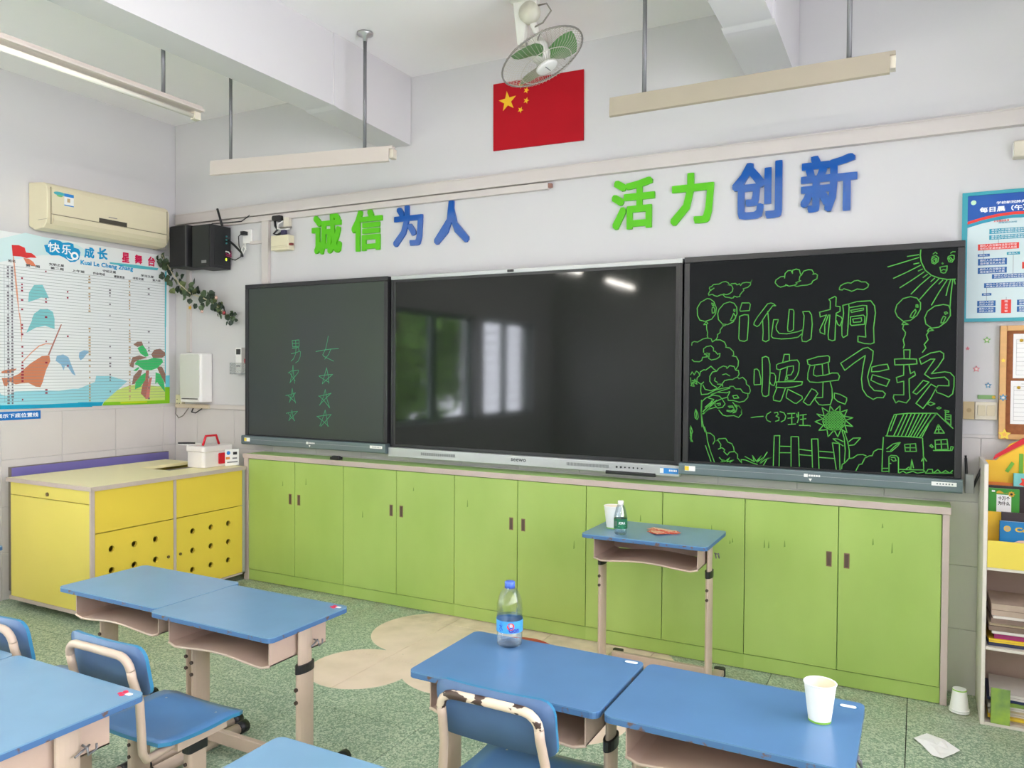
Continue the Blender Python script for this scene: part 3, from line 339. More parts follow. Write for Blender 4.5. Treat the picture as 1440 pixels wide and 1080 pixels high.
# cable trunking along the front wall
mb = MB().box(.04, RX, -.032, .006, 2.612, 2.688, trunk_m).box(.04, RX, -.036, -.032, 2.680, 2.689, trunk_m)
mb.build('trim_3', bevel=.003, kind='structure')
MB().box(.08, 3.24, -.024, .006, 2.566, 2.606, trunk_m).box(3.235, 3.26, -.02, .006, 2.575, 2.60, mat('brown_tape', S(150, 110, 96), .6)).build('trim_4', bevel=.003, kind='structure')
MB().box(.945, 1.01, -.022, .006, 1.9, 2.566, trunk_m).build('trim_5', bevel=.003, kind='structure')
MB().box(.145, .185, -.015, .006, 1.62, 2.566, trunk_m).build('trim_6', bevel=.002, kind='structure')
MB().box(.41, .90, -.02, 0, 1.19, 1.222, trunk_m).build('trim_7', bevel=.003, kind='structure')
MB().box(.82, .945, -.014, .006, 2.41, 2.432, trunk_m).build('trim_8', bevel=.002, kind='structure')

# windows (left: outdoors with trees, right: corridor side) - frames, mullions, glass
frame_m = mat('grey_green_window_frame', S(120, 140, 134), .4)
glassm = clear('window_glass', (.93, .96, .95), .03, .0); dimming_glass = clear('light_dimming_grey_window_glass', (.55, .55, .55), .03, .0)  # grey tint added to the unseen right panes to cut their light
def window(n, x, a, b, z0, z1, blinds):
    t = MB(); w = .05
    for p, q, r, s_ in ((a, b, z0, z0+w), (a, b, z1-w, z1), (a, a+w, z0, z1), (b-w, b, z0, z1)): t.box(x-.03, x+.03, p, q, r, s_, frame_m)
    root = t.build('window_%d' % n, kind='structure')
    m = (a+b)/2
    MB().box(x-.03, x+.03, m-.06, m+.06, z0+w, z1-w, frame_m).build('mullion', root)
    for p, q in ((a+w, m-.06), (m+.06, b-w)):
        MB().box(x-.003, x+.003, p, q, z0+w, z1-w, glassm if x < 0 else dimming_glass).build('pane', root)
        k = 8 if blinds else 5
        for i in range(1, k+1):
            zz = z0+w+(z1-z0-2*w)*i/(k+1)
            MB().box(x-.07, x-.055, p, q, zz-.008, zz+.008, frame_m).build('security_bar', root)
window(1, -.12, *LWIN[0], .85, 2.2, False); window(2, -.12, *LWIN[1], .85, 2.2, True)
for i, (a, b_) in enumerate(RWIN): window(3+i, RX+.12, a, b_, 1.0, 2.5, False)
# ground and trees outside the left windows
MB().box(-14, -.24, -14, 4, -1.3, -1.2, mat('pale_concrete_bounce_ground', S(170, 166, 158), .9, var=.2, vscale=2)).build('ground', kind='structure')  # unseen ground, made pale to bounce neutral light up to the ceiling
leafm = mat('bright_green_leaves', S(120, 168, 62), .6, var=.5, vscale=8)
barkm = mat('brown_bark', S(96, 76, 58), .9, var=.3)
def tree(x, y, h, r, label, seed):
    t = thing('leafy_tree', label, 'tree', (x, y, -1.2), 0, 'trees outside the left windows')
    MB().tube([(0, 0, 0), (.05, .02, h*.5), (0, 0, h*.8)], [.14, .1, .05], barkm).build('trunk', t)
    rnd = random.Random(seed); mb = MB()
    for i in range(2600):
        a = rnd.uniform(0, 2*PI); u = rnd.uniform(-1, 1); q = r*(.6+.4*rnd.random()); s = math.sqrt(1-u*u)
        c = Vector((q*s*math.cos(a), q*s*math.sin(a), h*.68+q*u*1.1))
        M = Matrix.Translation(c) @ Euler((rnd.uniform(0, 6), rnd.uniform(0, 6), rnd.uniform(0, 6))).to_matrix().to_4x4()
        l = rnd.uniform(.09, .16)
        mb.add([(-l, 0, 0), (0, -l*.45, .01), (l, 0, 0), (0, l*.45, .01)], [(0, 1, 2, 3)], leafm, M=M)
    mb.build('foliage', t, kind='stuff')
tree(-2.3, -6.3, 4.6, 1.35, 'leafy green tree outside, nearest the left windows', 1)
tree(-5.2, -9.0, 5.0, 1.6, 'leafy green tree outside, farthest from the left windows', 2)
tree(-5.4, -4.2, 5.2, 1.5, 'leafy green tree outside, level with the first left window', 3)

# ================================================================ green storage cabinets under the boards
green_d = mat('lime_green_laminate_door', S(162, 188, 100), .38, col2=S(148, 176, 86), vscale=1.6, stretch=(1, 1, .6), coat=.1, lo=.4, hi=.65)
green_t = mat('green_cabinet_top', S(190, 232, 136), .4)
stain = mat('dark_green_scuff', S(112, 142, 62), .7)
CF = -.195
edges = [1.0, 1.433, 1.856, 2.283, 2.712, 3.142, 3.569, 4.002, 4.426, 4.86, 5.29]
desc = ['leftmost, next to the yellow cabinet', 'second from the left, under the left board corner', 'middle one, under the central screen', 'fourth from the left, behind the tall desk', 'rightmost, beside the paper cup on the floor']
slot = mat('brown_recessed_handle', S(132, 104, 84), .4, metal=.3)
for k in range(5):
    x0, x1, x2 = edges[2*k], edges[2*k+1], edges[2*k+2]
    t = thing('storage_cabinet', 'low lime green two-door cabinet, '+desc[k], 'cabinet', ((x0+x2)/2, -.1, 0), 0, 'green cabinets under the boards')
    ox = (x0+x2)/2; oy = -.1
    xa = x0-.045 if k == 0 else x0; xb = x2+.03 if k == 4 else x2
    MB().box(xa-ox, xb-ox, CF+.022-oy, -.001-oy, .004, .864, green_t).build('body', t)
    if k == 0: MB().box(xa-ox, x0-.002-ox, CF-oy, CF+.0225-oy, 0, .864, trimgrey).build('edge_stile', t, bevel=.002)
    if k == 4: MB().box(x2+.002-ox, xb-ox, CF-oy, CF+.0225-oy, 0, .864, trimgrey).build('edge_stile', t, bevel=.002)
    MB().box(x0-ox, x2-ox, CF+.006-oy, CF+.022-oy, .004, .076, green_d).build('plinth', t)
    for s, (p, q) in enumerate(((x0, x1), (x1, x2))):
        mb = MB().box(p+.002-ox, q-.002-ox, CF-oy, CF+.0205-oy, .08, .860, green_d)
        d = mb.build('door', t, bevel=.0015)
        hx = (x1-.04 if s == 0 else x1+.038)-ox
        zc = .606
        if True:
            h = MB().box(hx-.012, hx+.012, CF-.0025-oy, CF-.0002-oy, zc-.036, zc+.036, slot).box(hx-.008, hx+.008, CF-.003-oy, CF-.0026-oy, zc-.031, zc+.031, mat('dark_slot_inside', S(84, 66, 54), .5))
            h.build('handle', d, label='brown recessed pull')
        rnd = random.Random(k*7+s)
        for i in range(3 if k > 2 else 1):
            u = rnd.uniform(p+.06, q-.06)-ox; z = rnd.uniform(.60, .78) if k > 2 else rnd.uniform(.5, .75); l = rnd.uniform(.02, .06)
            MB().prism([(u-.004, z), (u+.004, z+.004), (u+.001, z+l), (u-.0015, z+l*.8)], 'y', CF-.0004-oy, CF-.0001-oy, stain).build('scuff_mark', d)
mb = MB().box(.95, 5.325, -.2, -.001, .866, .893, green_t).box(.95, 5.325, -.202, -.1996, .864, .897, trimgrey)
tag(mb.build('worktop', bevel=.002), 'long narrow green worktop with a silver pink front edge, on the green cabinets', 'worktop')

# ================================================================ the three boards
bezel = mat('black_board_bezel', S(30, 29, 31), .35)
bar_m = mat('blue_grey_metal_bar', S(108, 122, 126), .35, metal=.5)
silver = mat('silver_display_trim', S(178, 180, 180), .35, metal=.4)
lcd_l = mat('writing_film_with_grey_haze', S(58, 62, 64), .35, spec=.3, col2=S(58, 68, 54), vscale=.9)  # reflected haze put into the left film's colour as grey
lcd_r = mat('near_black_writing_film', S(13, 16, 19), .4, spec=.12, var=.1, vscale=1)
glass_s = mat('dark_display_glass', S(20, 23, 20), .06, spec=.30)
ink = mat('bright_green_ink', S(78, 172, 60), .6, var=.25, vscale=14)
ink2 = mat('mint_green_ink', S(60, 164, 110), .6, var=.25, vscale=14)
lab_w = mat('white_sticker', S(235, 235, 232), .6); lab_y = mat('yellow_sticker', S(232, 200, 60), .6); lab_b = mat('blue_sticker', S(40, 130, 205), .5)
def board(name, label, x0, x1, yf, film, strokes, inkm, ox, wd):
    t = thing(name, label, 'board', ((x0+x1)/2, 0, .955)); cx = (x0+x1)/2; z0, z1 = .955, 2.098; zz = z0; b0 = 1.018
    def L(a): return a-cx
    mb = MB()
    mb.box(L(x0), L(x1), yf+.012, -.002, 0, z1-zz, bezel)
    w = .03
    for a, b_, c, d in ((x0, x1, z1-w, z1), (x0, x0+w, b0, z1-w), (x1-w, x1, b0, z1-w), (x0+w, x1-w, b0, b0+.008)):
        mb.box(L(a), L(b_), yf-.006, yf+.014, c-zz, d-zz, bezel)
    mb.build('frame', t, bevel=.003)
    MB().box(L(x0+w), L(x1-w), yf, yf+.0115, b0+.008-zz, z1-w-zz, film).build('writing_surface', t)
    mb = MB().rbox(L(x0-.012), L(x1+.004), yf-.03, yf+.02, 0, b0-zz, .008, bar_m, axis='x')
    mb.box(L(x0+.05), L(x1-.05), yf-.0308, yf-.03, .036, .0375, silver)
    mb.build('lower_bar', t, bevel=.002)
    lb = MB().box(L(x0+.02), L(x0+.075), yf-.0312, yf-.0302, .022, .048, lab_w).box(L(x0+.02), L(x0+.042), yf-.0318, yf-.0312, .024, .046, lab_y)
    lb.build('sticker', t); lb = MB(); lb.box(L(x1-.12), L(x1-.02), yf-.0312, yf-.0302, .03, .048, lab_w)
    for i in range(6): lb.box(L(x1-.1+i*.012), L(x1-.094+i*.012), yf-.0318, yf-.0312, .036, .042, bar_m)
    lb.build('sticker', t)
    lb = MB().box(L(cx-.03), L(cx-.012), yf-.0315, yf-.0302, .03, .046, lab_w)
    for i in range(5): lb.box(L(cx-.008+i*.011), L(cx+.0005+i*.011), yf-.0315, yf-.0302, .034, .043, lab_w)
    lb.prism([(L(cx-.008), .024), (L(cx+.008), .024), (L(cx), .010)], 'y', yf-.0312, yf-.0302, lab_w)
    lb.build('badge', t, kind='stuff')
    mb = MB()
    for s in strokes:
        pts = [(s[i]/1000, s[i+1]/1000-zz) for i in range(0, len(s), 2)]
        ribbon(mb, pts, wd, inkm, yf-.0012, L(ox))
    mb.build('drawing', t, kind='stuff', label='bright green hand-drawn lines and writing')
    return t
board('writing_board', 'left black writing board with green Chinese characters and rows of stars', .892, 2.157, -.12, lcd_l, LEFT, ink2, .91, .0042)
board('writing_board', 'right black writing board covered with green drawings of balloons, sun, sunflower and house', 4.086, 5.366, -.12, lcd_r, RIGHT, ink, 4.086, .0043)
# central display
x0, x1, yf = 2.167, 4.071, -.10; cx = (x0+x1)/2; L = lambda a: a-cx
t = thing('display_screen', 'large dark interactive display in a silver frame between the two writing boards', 'screen', (cx, 0, .935)); zz = .935
mb = MB().box(L(x0), L(x1), yf+.012, -.002, .01, 2.098-zz, bezel).box(L(x0), L(x1), yf-.004, yf+.03, 2.074-zz, 2.098-zz, silver)
for a, b_, c, d in ((x0, x0+.018, 1.0, 2.074), (x1-.018, x1, 1.0, 2.074)): mb.box(L(a), L(b_), yf-.004, yf+.03, c-zz, d-zz, bezel)
mb.build('frame', t, bevel=.002)
MB().box(L(x0+.018), L(x1-.018), yf, yf+.0115, 1.0-zz, 2.074-zz, bezel).build('bezel', t)
MB().box(L(x0+.036), L(x1-.036), yf-.0012, yf-.0002, 1.018-zz, 2.058-zz, glass_s).build('screen_glass', t)
mb = MB().rbox(L(x0-.003), L(x1-.001), yf-.025, yf+.012, 0, .062, .006, silver, axis='x'); lowb = mb.build('lower_bar', t, bevel=.002)
mb = MB()
for a in (2.42, 3.42):
    for i in range(30): mb.box(L(a+i*.0085), L(a+.005+i*.0085), yf-.0262, yf-.0252, .024, .042, mat('speaker_slot_grey', S(120, 122, 122), .6))
mb.build('speaker_grille', lowb, kind='stuff')
for i in range(7): MB().disc((L(3.72+i*.024), .034), .006 if i < 2 else .0045, 'y', (yf-.0275, yf-.0252), black, 12).build('button', lowb)
MB().rbox(L(3.66), L(3.94), yf-.04, yf-.01, -.006, .012, .004, black, axis='x').build('pen_shelf', lowb)
mb = MB().box(L(3.965), L(4.065), yf-.0262, yf-.0253, .016, .046, lab_b).box(L(3.965), L(3.985), yf-.0268, yf-.0262, .018, .044, lab_w)
for i in range(5): mb.box(L(4.015+i*.009), L(4.021+i*.009), yf-.0268, yf-.0262, .028, .038, lab_w)
mb.build('blue_label', lowb)
mb = MB(); text(mb, 'seewo', 'y', L(3.06), L(3.16), .026, .044, yf-.0256, mat('dark_grey_print', S(70, 72, 74), .5), bold=.02); mb.build('lettering', lowb, kind='stuff')
MB().rbox(L(3.02), L(3.06), yf-.012, yf+.0, 2.080-zz, 2.094-zz, .003, black, axis='y').build('camera', t)

# small objects on the worktop
mb = MB().rbox(-.04, .04, -.02, .02, 0, .018, .006, black); mb.box(-.03, .03, -.012, .012, .018, .024, mat('dark_felt', S(44, 44, 46), .9))
o = mb.build('board_eraser', bevel=.002); o.location = (1.77, -.165, .897); tag(o, 'small black clicker lying on the green worktop below the left board', 'eraser')
t = thing('pen_holder', 'grey pen holder with two black pens at the right end of the right board', 'pen holder', (5.398, -.085, .955))
MB().rbox(-.018, .018, -.03, .02, 0, .085, .005, mat('grey_translucent_plastic', S(150, 152, 152), .3)).build('cup', t)
for dx, ln, a in ((-.008, .15, -.05), (.008, .145, .35)):
    o = MB().tube([(0, 0, 0), (0, 0, ln)], .006, black).tube([(0, 0, ln), (0, 0, ln+.012)], .0045, black).build('black_pen')
    o.location = (5.398+dx, -.09, .962+.0); o.rotation_euler = (0, a, 0)
    tag(o, 'black pen standing in the grey holder, '+('the upright one' if a < 0 else 'the one leaning right'), 'pen')

# ================================================================ raised wall characters
gch = mat('glossy_lime_acrylic', S(90, 190, 20), .4, spec=.3); bch = mat('glossy_blue_acrylic', S(18, 86, 170), .12, spec=.6, coat=.6)
pl = mat('pale_letter_side', S(170, 180, 200), .4)
chars = [('诚', 1.410, 1.672, 2.294, 2.571, gch), ('信', 1.763, 2.019, 2.293, 2.569, gch), ('为', 2.111, 2.342, 2.301, 2.566, bch), ('人', 2.431, 2.692, 2.295, 2.565, bch),
         ('活', 3.632, 3.884, 2.292, 2.575, gch), ('力', 3.973, 4.208, 2.291, 2.569, gch), ('创', 4.302, 4.556, 2.289, 2.587, bch), ('新', 4.644, 4.908, 2.296, 2.584, bch)]
ordn = ['first', 'second', 'third', 'fourth']
for i, (ch, a, b_, c, d, mt) in enumerate(chars):
    mb = MB(); text(mb, ch, 'y', 0, b_-a, 0, d-c, -.0, mt, bold=.03, depth=.014)
    o = mb.build('wall_character'); o.location = (a, .006-.0072, c)
    tag(o, '%s raised wall character %s, %s of the %s phrase' % ('lime green' if mt is gch else 'glossy blue', ch, ordn[i % 4], 'left' if i < 4 else 'right'), 'letter', 'raised characters above the boards')

# ================================================================ flag
fr = mat('red_flag_print', S(178, 8, 28), .6, spec=.2, var=.06); fy = mat('yellow_star_print', S(238, 188, 20), .6)
t = thing('wall_flag', 'red rectangular flag with five yellow stars high on the front wall', 'flag', (2.86, 0, 2.84))
MB().prism([(0, 0), (.596, -.012), (.593, .395), (-.002, .405)], 'y', -.004, .005, fr).build('flag_sheet', t)
MB().prism(star(.098, .287, .062, .4, PI/2+.1), 'y', -.0052, -.0042, fy).build('large_star', t)
for sx_, sz_ in ((.185, .368), (.225, .333), (.225, .272), (.186, .222)):
    MB().prism(star(sx_, sz_, .02, .42, PI/2+.4*sx_*10), 'y', -.0052, -.0042, fy).build('small_star', t)

# ================================================================ yellow cabinet on the left
yl = mat('yellow_laminate', S(226, 198, 74), .35, var=.06, vscale=2, coat=.15)
yl2 = mat('yellow_laminate_end', S(222, 206, 96), .35, var=.05, vscale=2, coat=.1)
ytop = mat('pale_yellow_top', S(250, 240, 184), .4, coat=.1)
purple = mat('violet_panel', S(120, 112, 178), .5, var=.06)
locks = mat('brass_lock', S(120, 100, 70), .35, metal=.6)
def plate_holes(mb, ys, zs, y0, y1, z0, z1, r, xf, th, mt, n=16):
    """panel in the yz plane facing +x with real round holes on a grid"""
    yb = [y0]+[(ys[i]+ys[i+1])/2 for i in range(len(ys)-1)]+[y1]; zb = [z0]+[(zs[i]+zs[i+1])/2 for i in range(len(zs)-1)]+[z1]
    for i, cy in enumerate(ys):
        for j, cz in enumerate(zs):
            a, b_, c, d = yb[i], yb[i+1], zb[j], zb[j+1]; inn = []; out = []
            for k in range(n):
                t_ = 2*PI*k/n; u, v = math.cos(t_), math.sin(t_); inn.append((cy+r*u, cz+r*v))
                s_ = min(((b_-cy) if u > 0 else (a-cy))/u if abs(u) > 1e-6 else 1e9, ((d-cz) if v > 0 else (c-cz))/v if abs(v) > 1e-6 else 1e9)
                out.append((cy+s_*u, cz+s_*v))
            vs = [(xf, *p) for p in inn]+[(xf, *p) for p in out]+[(xf-th, *p) for p in inn]
            fs = []
            for k in range(n):
                k2 = (k+1) % n; fs.append((k, n+k, n+k2, k2)); fs.append((k, k2, 2*n+k2, 2*n+k))
            # corners
            o = len(vs); cs = [(b_, d), (a, d), (a, c), (b_, c)]; vs += [(xf, *p) for p in cs]
            for q, p in enumerate(cs):
                ang = math.atan2(p[1]-cz, p[0]-cy) % (2*PI); k = int(ang/(2*PI)*n) % n; fs.append((n+k, o+q, n+(k+1) % n))
            mb.add(vs, fs, mt)
t = thing('yellow_cabinet', 'yellow cabinet with round vent holes and a pale yellow top along the left wall', 'cabinet', (.58, -.79, 0)); ox, oy = .58, -.79
X0, X1, Y0, Y1 = .17, .985, -1.36, -.215
mb = MB().box(X0-ox, X1-.02-ox, Y0+.018-oy, Y0+.036-oy, .055, .788, yl2).box(X0-ox, X0+.018-ox, Y0+.02-oy, Y1-.02-oy, .055, .788, yl2).box(X0-ox, X1-.02-ox, Y1-.02-oy, Y1-oy, .055, .788, yl2).box(X0-ox, X1-.02-ox, Y0+.02-oy, Y1-.02-oy, .055, .073, yl2)
mb.build('carcass', t)
tp = MB(); H = (.44, .74, -.64, -.23)
for a, b_, c, d in ((X0-.01, H[0], Y0-.008, Y1+.0), (H[1], X1+.01, Y0-.008, Y1+.0), (H[0], H[1], Y0-.008, H[2]), (H[0], H[1], H[3], Y1)):
    tp.box(a-ox, b_-ox, c-oy, d-oy, .789, .809, ytop)
tp.box(X1+.01-ox, X1+.013-ox, Y0-.01-oy, Y1-oy, .785, .81, trimgrey).box(X0-.01-ox, X1+.013-ox, Y0-.011-oy, Y0-.008-oy, .785, .81, trimgrey)
tp.build('top', t, label='pale yellow laminate top with a grey edge')
MB().box(H[0]-ox, H[1]-ox, H[2]-oy, H[3]-oy, .765, .772, mat('grey_recess_floor', S(150, 142, 130), .6)).build('recessed_tray', t)
# left end: drawer strip and end panel
e = Y0-oy
MB().box(X0+.02-ox, X1-.018-ox, e, e+.018, .708, .784, yl2).build('drawer_front', t, bevel=.001)
MB().box(X0+.02-ox, X1-.018-ox, e, e+.018, .073, .704, yl2).build('end_panel', t, bevel=.001)
MB().disc((.57-ox, .735), .012, 'y', (e-.006, e), locks, 14).build('lock', t)
# front: frame strips and doors
f = MB().box(X1-.016-ox, X1-ox, e-.002, e+.02, .05, .789, trimgrey)
f.box(X1-.02-ox, X1+.001-ox, -.805-oy, -.785-oy, .06, .789, trimgrey).box(X1-.02-ox, X1+.001-ox, Y1-.022-oy, Y1+.001-oy, .05, .789, silver)
f.box(X1-.02-ox, X1+.001-ox, Y0+.02-oy, Y1-oy, .05, .062, trimgrey).box(X0-ox, X1-ox, e-.002, e+.018, .05, .072, trimgrey)
f.build('edge_frame', t)
for a, b_ in ((Y0+.022, -.807), (-.783, Y1-.024)):
    MB().box(X1-.018-ox, X1-ox, a-oy, b_-oy, .536, .786, yl).build('upper_panel', t, bevel=.001)
for a, b_, hy, lk in ((Y0+.022, -.807, (-1.235, -1.085, -.937), -.846), (-.783, Y1-.024, (-.659, -.511, -.363), -.756)):
    mb = MB(); plate_holes(mb, [h-oy for h in hy], [.175, .302, .429], a-oy, b_-oy, .064, .532, .019, X1-ox, .018, yl)
    d = mb.build('door', t)
    MB().prism([(lk-oy+.0095*math.cos(k*PI/7), .299+.0095*math.sin(k*PI/7)) for k in range(14)], 'x', X1-ox, X1+.006-ox, locks).build('lock', d)
for px, py in ((.86, -1.25), (.33, -1.25), (.86, -.30), (.33, -.30)):
    MB().box(px-.03-ox, px+.0-ox, py-.02-oy, py+.02-oy, 0, .055, chrome).build('foot', t)
ge_m = mat('grey_edging', S(120, 112, 104), .5)
pp = MB().box(.004, .03, -1.264, -.085, .055, .848, purple).box(.004, .031, -1.27, -.085, .848, .852, mat('grey_edging', (1, 1, 1))).box(.004, .031, -1.27, -1.264, .055, .848, mat('grey_edging', (1, 1, 1)))
tag(pp.build('backing_panel'), 'violet backing panel against the left wall behind the yellow cabinet', 'panel')

# tool box and things on the yellow cabinet
t = thing('storage_box', 'white plastic carry box with red handle and red latch on the yellow cabinet', 'box', (.77, -.335, .81))
wbx = mat('translucent_white_plastic', S(226, 220, 216), .35, spec=.5)
MB().rbox(-.085, .085, -.125, .125, 0, .108, .02, wbx).build('body', t, bevel=.004)
MB().rbox(-.092, .092, -.132, .132, .108, .15, .022, wbx).build('lid', t, bevel=.008, seg=3)
MB().tube([(.02, -.075, .15), (.02, -.05, .215), (.02, .04, .215), (.02, .065, .15)], .0085, red_m, 8).build('handle', t, label='red carrying handle')
MB().rbox(.088, .1, .0, .055, .02, .095, .006, red_m, axis='x').build('latch', t, label='red latch')
t = thing('printed_card', 'small white card with coloured print leaning on the carry box', 'card', (.885, -.235, .81), -.25)
MB().box(-.003, 0, -.055, .05, 0, .115, lab_w).build('card', t)
mb = MB().disc((-.03, .09), .014, 'x', (0, .0008), lab_b, 12).box(0, .0008, -.05, -.02, .045, .062, mat('orange_print', S(220, 140, 60), .6)).box(0, .0008, .005, .035, .075, .095, black).box(0, .0008, .0, .035, .045, .055, mat('grey_print', S(120, 120, 126), .6)).box(0, .0008, -.04, .04, .02, .028, mat('grey_print', (1, 1, 1)))
mb.build('print', t)
o = MB().rbox(-.11, .0, -.06, .06, 0, .005, .01, white_m).tube([(-.11, -.05, .011), (-.05, -.03, .013), (.0, .0, .012)], .006, black, 8).build('marker_tray')
o.location = (.70, -.40, .9605+.0); tag(o, 'thin white tray with a black marker on the carry box', 'tray')
o = MB().rbox(-.07, .07, -.035, .035, 0, .006, .01, clear('clear_plastic_sheet', (.9, .95, .95), .3)).build('plastic_sleeve'); o.location = (.62, -.56, .7722); o.rotation_euler = (0, 0, .4)
tag(o, 'clear plastic sleeve lying in the recess of the yellow cabinet', 'sleeve')

# ================================================================ wall poster (flat print on the left wall)
t = thing('wall_poster', 'large wall chart with ship, palm tree and ruled rows on the left wall', 'poster', (0, -.78, 1.225))
PZ, PY = 1.225, -.78
Ly = lambda v: v-PY
MB().box(.0025, .010, Ly(-1.75), Ly(-.064), 0, 1.14, mat('poster_paper', S(230, 234, 234), .55, var=.0)).build('sheet', t)
pc = dict(red=S(214, 50, 50), org=S(222, 130, 96), mast=S(226, 160, 130), sail=S(128, 200, 204), wood=S(206, 128, 92), dol=S(140, 186, 214), sea=S(150, 212, 224), blue=S(0, 158, 196),
          sand=S(200, 222, 120), green=S(130, 196, 20), yel=S(190, 210, 10), cyan=S(110, 204, 222), teal=S(90, 190, 200), brown=S(150, 112, 96), leaf=S(58, 190, 108), trunk=S(176, 110, 96), trunk2=S(206, 120, 112), title=S(0, 150, 206), wash=S(206, 230, 232), tape=S(0, 110, 190), line=S(128, 138, 140), mag=S(214, 0, 80))
pm = {k: mat('print_'+k, v, .55) for k, v in pc.items()}
cm = dict(red_flag='red', red_flag2='org', mast='mast', mast2='mast', sail1='sail', sail2='sail', sail2b='sail', boom='trunk', rope='mast', bow='wood', hull='wood', dolphin1='dol', dolphin2='dol', sea='sea', seaR='sea', blueband='blue', bluebandR='blue', sand='sand', greenband='green', yellowband='yel', cyanR='cyan', tealline='teal', teallineU='teal', titleband='teal', leafB1='brown', leafB2='brown', leafB3='brown', leafB4='brown', leafB5='brown', leafG1='leaf', leafG2='leaf', leafG3='leaf', leafG4='leaf', leafG5='leaf', trunk='trunk', trunk2='trunk2', titleblob='title', skywash='wash')
order = ['skywash', 'sea', 'seaR', 'blueband', 'bluebandR', 'sand', 'greenband', 'yellowband', 'cyanR', 'tealline', 'teallineU', 'mast', 'mast2', 'sail1', 'sail2', 'sail2b', 'rope', 'boom', 'bow', 'hull', 'dolphin1', 'dolphin2', 'red_flag', 'red_flag2', 'trunk', 'leafB1', 'leafB2', 'leafB3', 'leafB4', 'leafB5', 'leafG1', 'leafG2', 'leafG3', 'leafG4', 'leafG5', 'trunk2', 'titleband', 'titleblob']
def pflat(mb, pts, x, mt):
    poly = [(Ly(pts[i]/1000), pts[i+1]/1000-PZ) for i in range(0, len(pts), 2)]
    n = len(poly); area = sum(poly[i][0]*poly[(i+1) % n][1]-poly[(i+1) % n][0]*poly[i][1] for i in range(n))
    f = tuple(range(n)) if area > 0 else tuple(range(n))[::-1]
    mb.add([(x, u, v) for u, v in poly], [f], mt)
mb = MB(); x = .0104
for n_ in order: x += .00003; pflat(mb, POSTER[n_], x, pm[cm[n_]])
# extend the picture bands beyond the frame's left edge
for a, b_, c, d, k in ((-1.75, -1.318, 1.232, 1.255, 'blue'), (-1.75, -1.318, 1.255, 1.33, 'sea')): mb.box(.0104, .0105, Ly(a), Ly(b_), c-PZ, d-PZ, pm[k])
mb.build('picture_print', t, kind='stuff')
mb = MB(); x = .0120
for i in range(44): z = 2.148-i*.0203-PZ; mb.box(x, x+.0001, Ly(-1.6), Ly(-.10), z-.0009, z+.0009, pm['line'])
for yv in (-1.6, -1.293, -1.268, -1.243): mb.box(x, x+.0001, Ly(yv-.0007), Ly(yv+.0007), 1.27-PZ, 2.148-PZ, pm['line'])
rnd = random.Random(3)
gp = mat('print_pencil_grey', S(120, 116, 124), .6); dr = mat('print_dark_red', S(150, 30, 60), .6); ob = mat('print_ochre', S(190, 160, 120), .6)
for i in range(44):
    z = 2.138-i*.0203-PZ
    for yc, mt, p in ((-1.27, gp, .95), (-1.245, gp, .9), (-1.182, dr, .5), (-1.026, dr, .2), (-.877, dr, .08), (-.719, ob, .75), (-.563, gp, .3), (-.406, ob, .75), (-.245, gp, .25)):
        if rnd.random() < p: w_ = rnd.uniform(.004, .009); mb.box(x+.0001, x+.0002, Ly(yc-w_), Ly(yc+w_), z-.006, z+.005, mt)
mb.build('table_print', t, kind='stuff')
mb = MB(); x = .0126; wp = mat('print_white', S(245, 248, 250), .55)
text(mb, '快', 'x', Ly(-1.012), Ly(-.93), 2.272-PZ, 2.339-PZ, x, wp, .02); text(mb, '乐', 'x', Ly(-.918), Ly(-.850), 2.270-PZ, 2.338-PZ, x, wp, .02)
for r0, r1, mt in ((.028, 0, wp), (.014, 0, pm['title'])): mb.add([(x+(.00005 if r0 < .02 else 0), Ly(-.826)+r0*math.cos(k*PI/8), 2.268-PZ+r0*math.sin(k*PI/8)) for k in range(16)], [tuple(range(16))], mt)
for k in range(7):
    a0 = PI+PI*k/7+.1; a1 = PI+PI*(k+1)/7+.1
    mb.add([(x+.0001, Ly(-.853)+.034*math.cos(a), 2.262-PZ+q*math.sin(a)) for a, q in ((a0, .020), (a1, .020), (a1, .030), (a0, .030))], [(0, 1, 2, 3)], wp)
text(mb, '成', 'x', Ly(-.757), Ly(-.682), 2.266-PZ, 2.343-PZ, x, pm['title'], .035); text(mb, '长', 'x', Ly(-.659), Ly(-.581), 2.269-PZ, 2.351-PZ, x, pm['title'], .035)
for ch, a, b_, c, d in (('星', -.467, -.407, 2.271, 2.344), ('舞', -.362, -.300, 2.274, 2.342), ('台', -.252, -.189, 2.270, 2.343)): text(mb, ch, 'x', Ly(a), Ly(b_), c-PZ, d-PZ, x, pm['mag'], .035)
text(mb, 'Kuai Le Cheng Zhang', 'x', Ly(-.784), Ly(-.377), 2.206-PZ, 2.247-PZ, x, pm['title'], .03)
bk = mat('print_black', S(36, 36, 40), .6)
for s_, a, b_, z in (('姓名', -1.268, -1.223, 2.180), ('第一周', -1.158, -1.067, 2.164), ('文明之星', -1.006, -.901, 2.190), ('第二周', -.995, -.905, 2.165), ('上午班', -.846, -.754, 2.165), ('守纪之星', -.619, -.515, 2.19), ('学习之星', -.312, -.201, 2.19), ('作业完成', -.693, -.602, 2.164), ('课堂发言', -.533, -.445, 2.16), ('书写之星', -.381, -.288, 2.163), ('第六周', -.213, -.144, 2.165)):
    text(mb, s_, 'x', Ly(a), Ly(b_), z-PZ-.009, z-PZ+.009, x, bk, .02)
mb.build('lettering', t, kind='stuff')
t = thing('wall_label_strip', 'blue label strip with white characters on the left wall under the poster', 'label', (0, -1.06, 1.155))
MB().box(.002, .0032, -.5, 0, 0, .055, pm['tape']).build('strip', t)
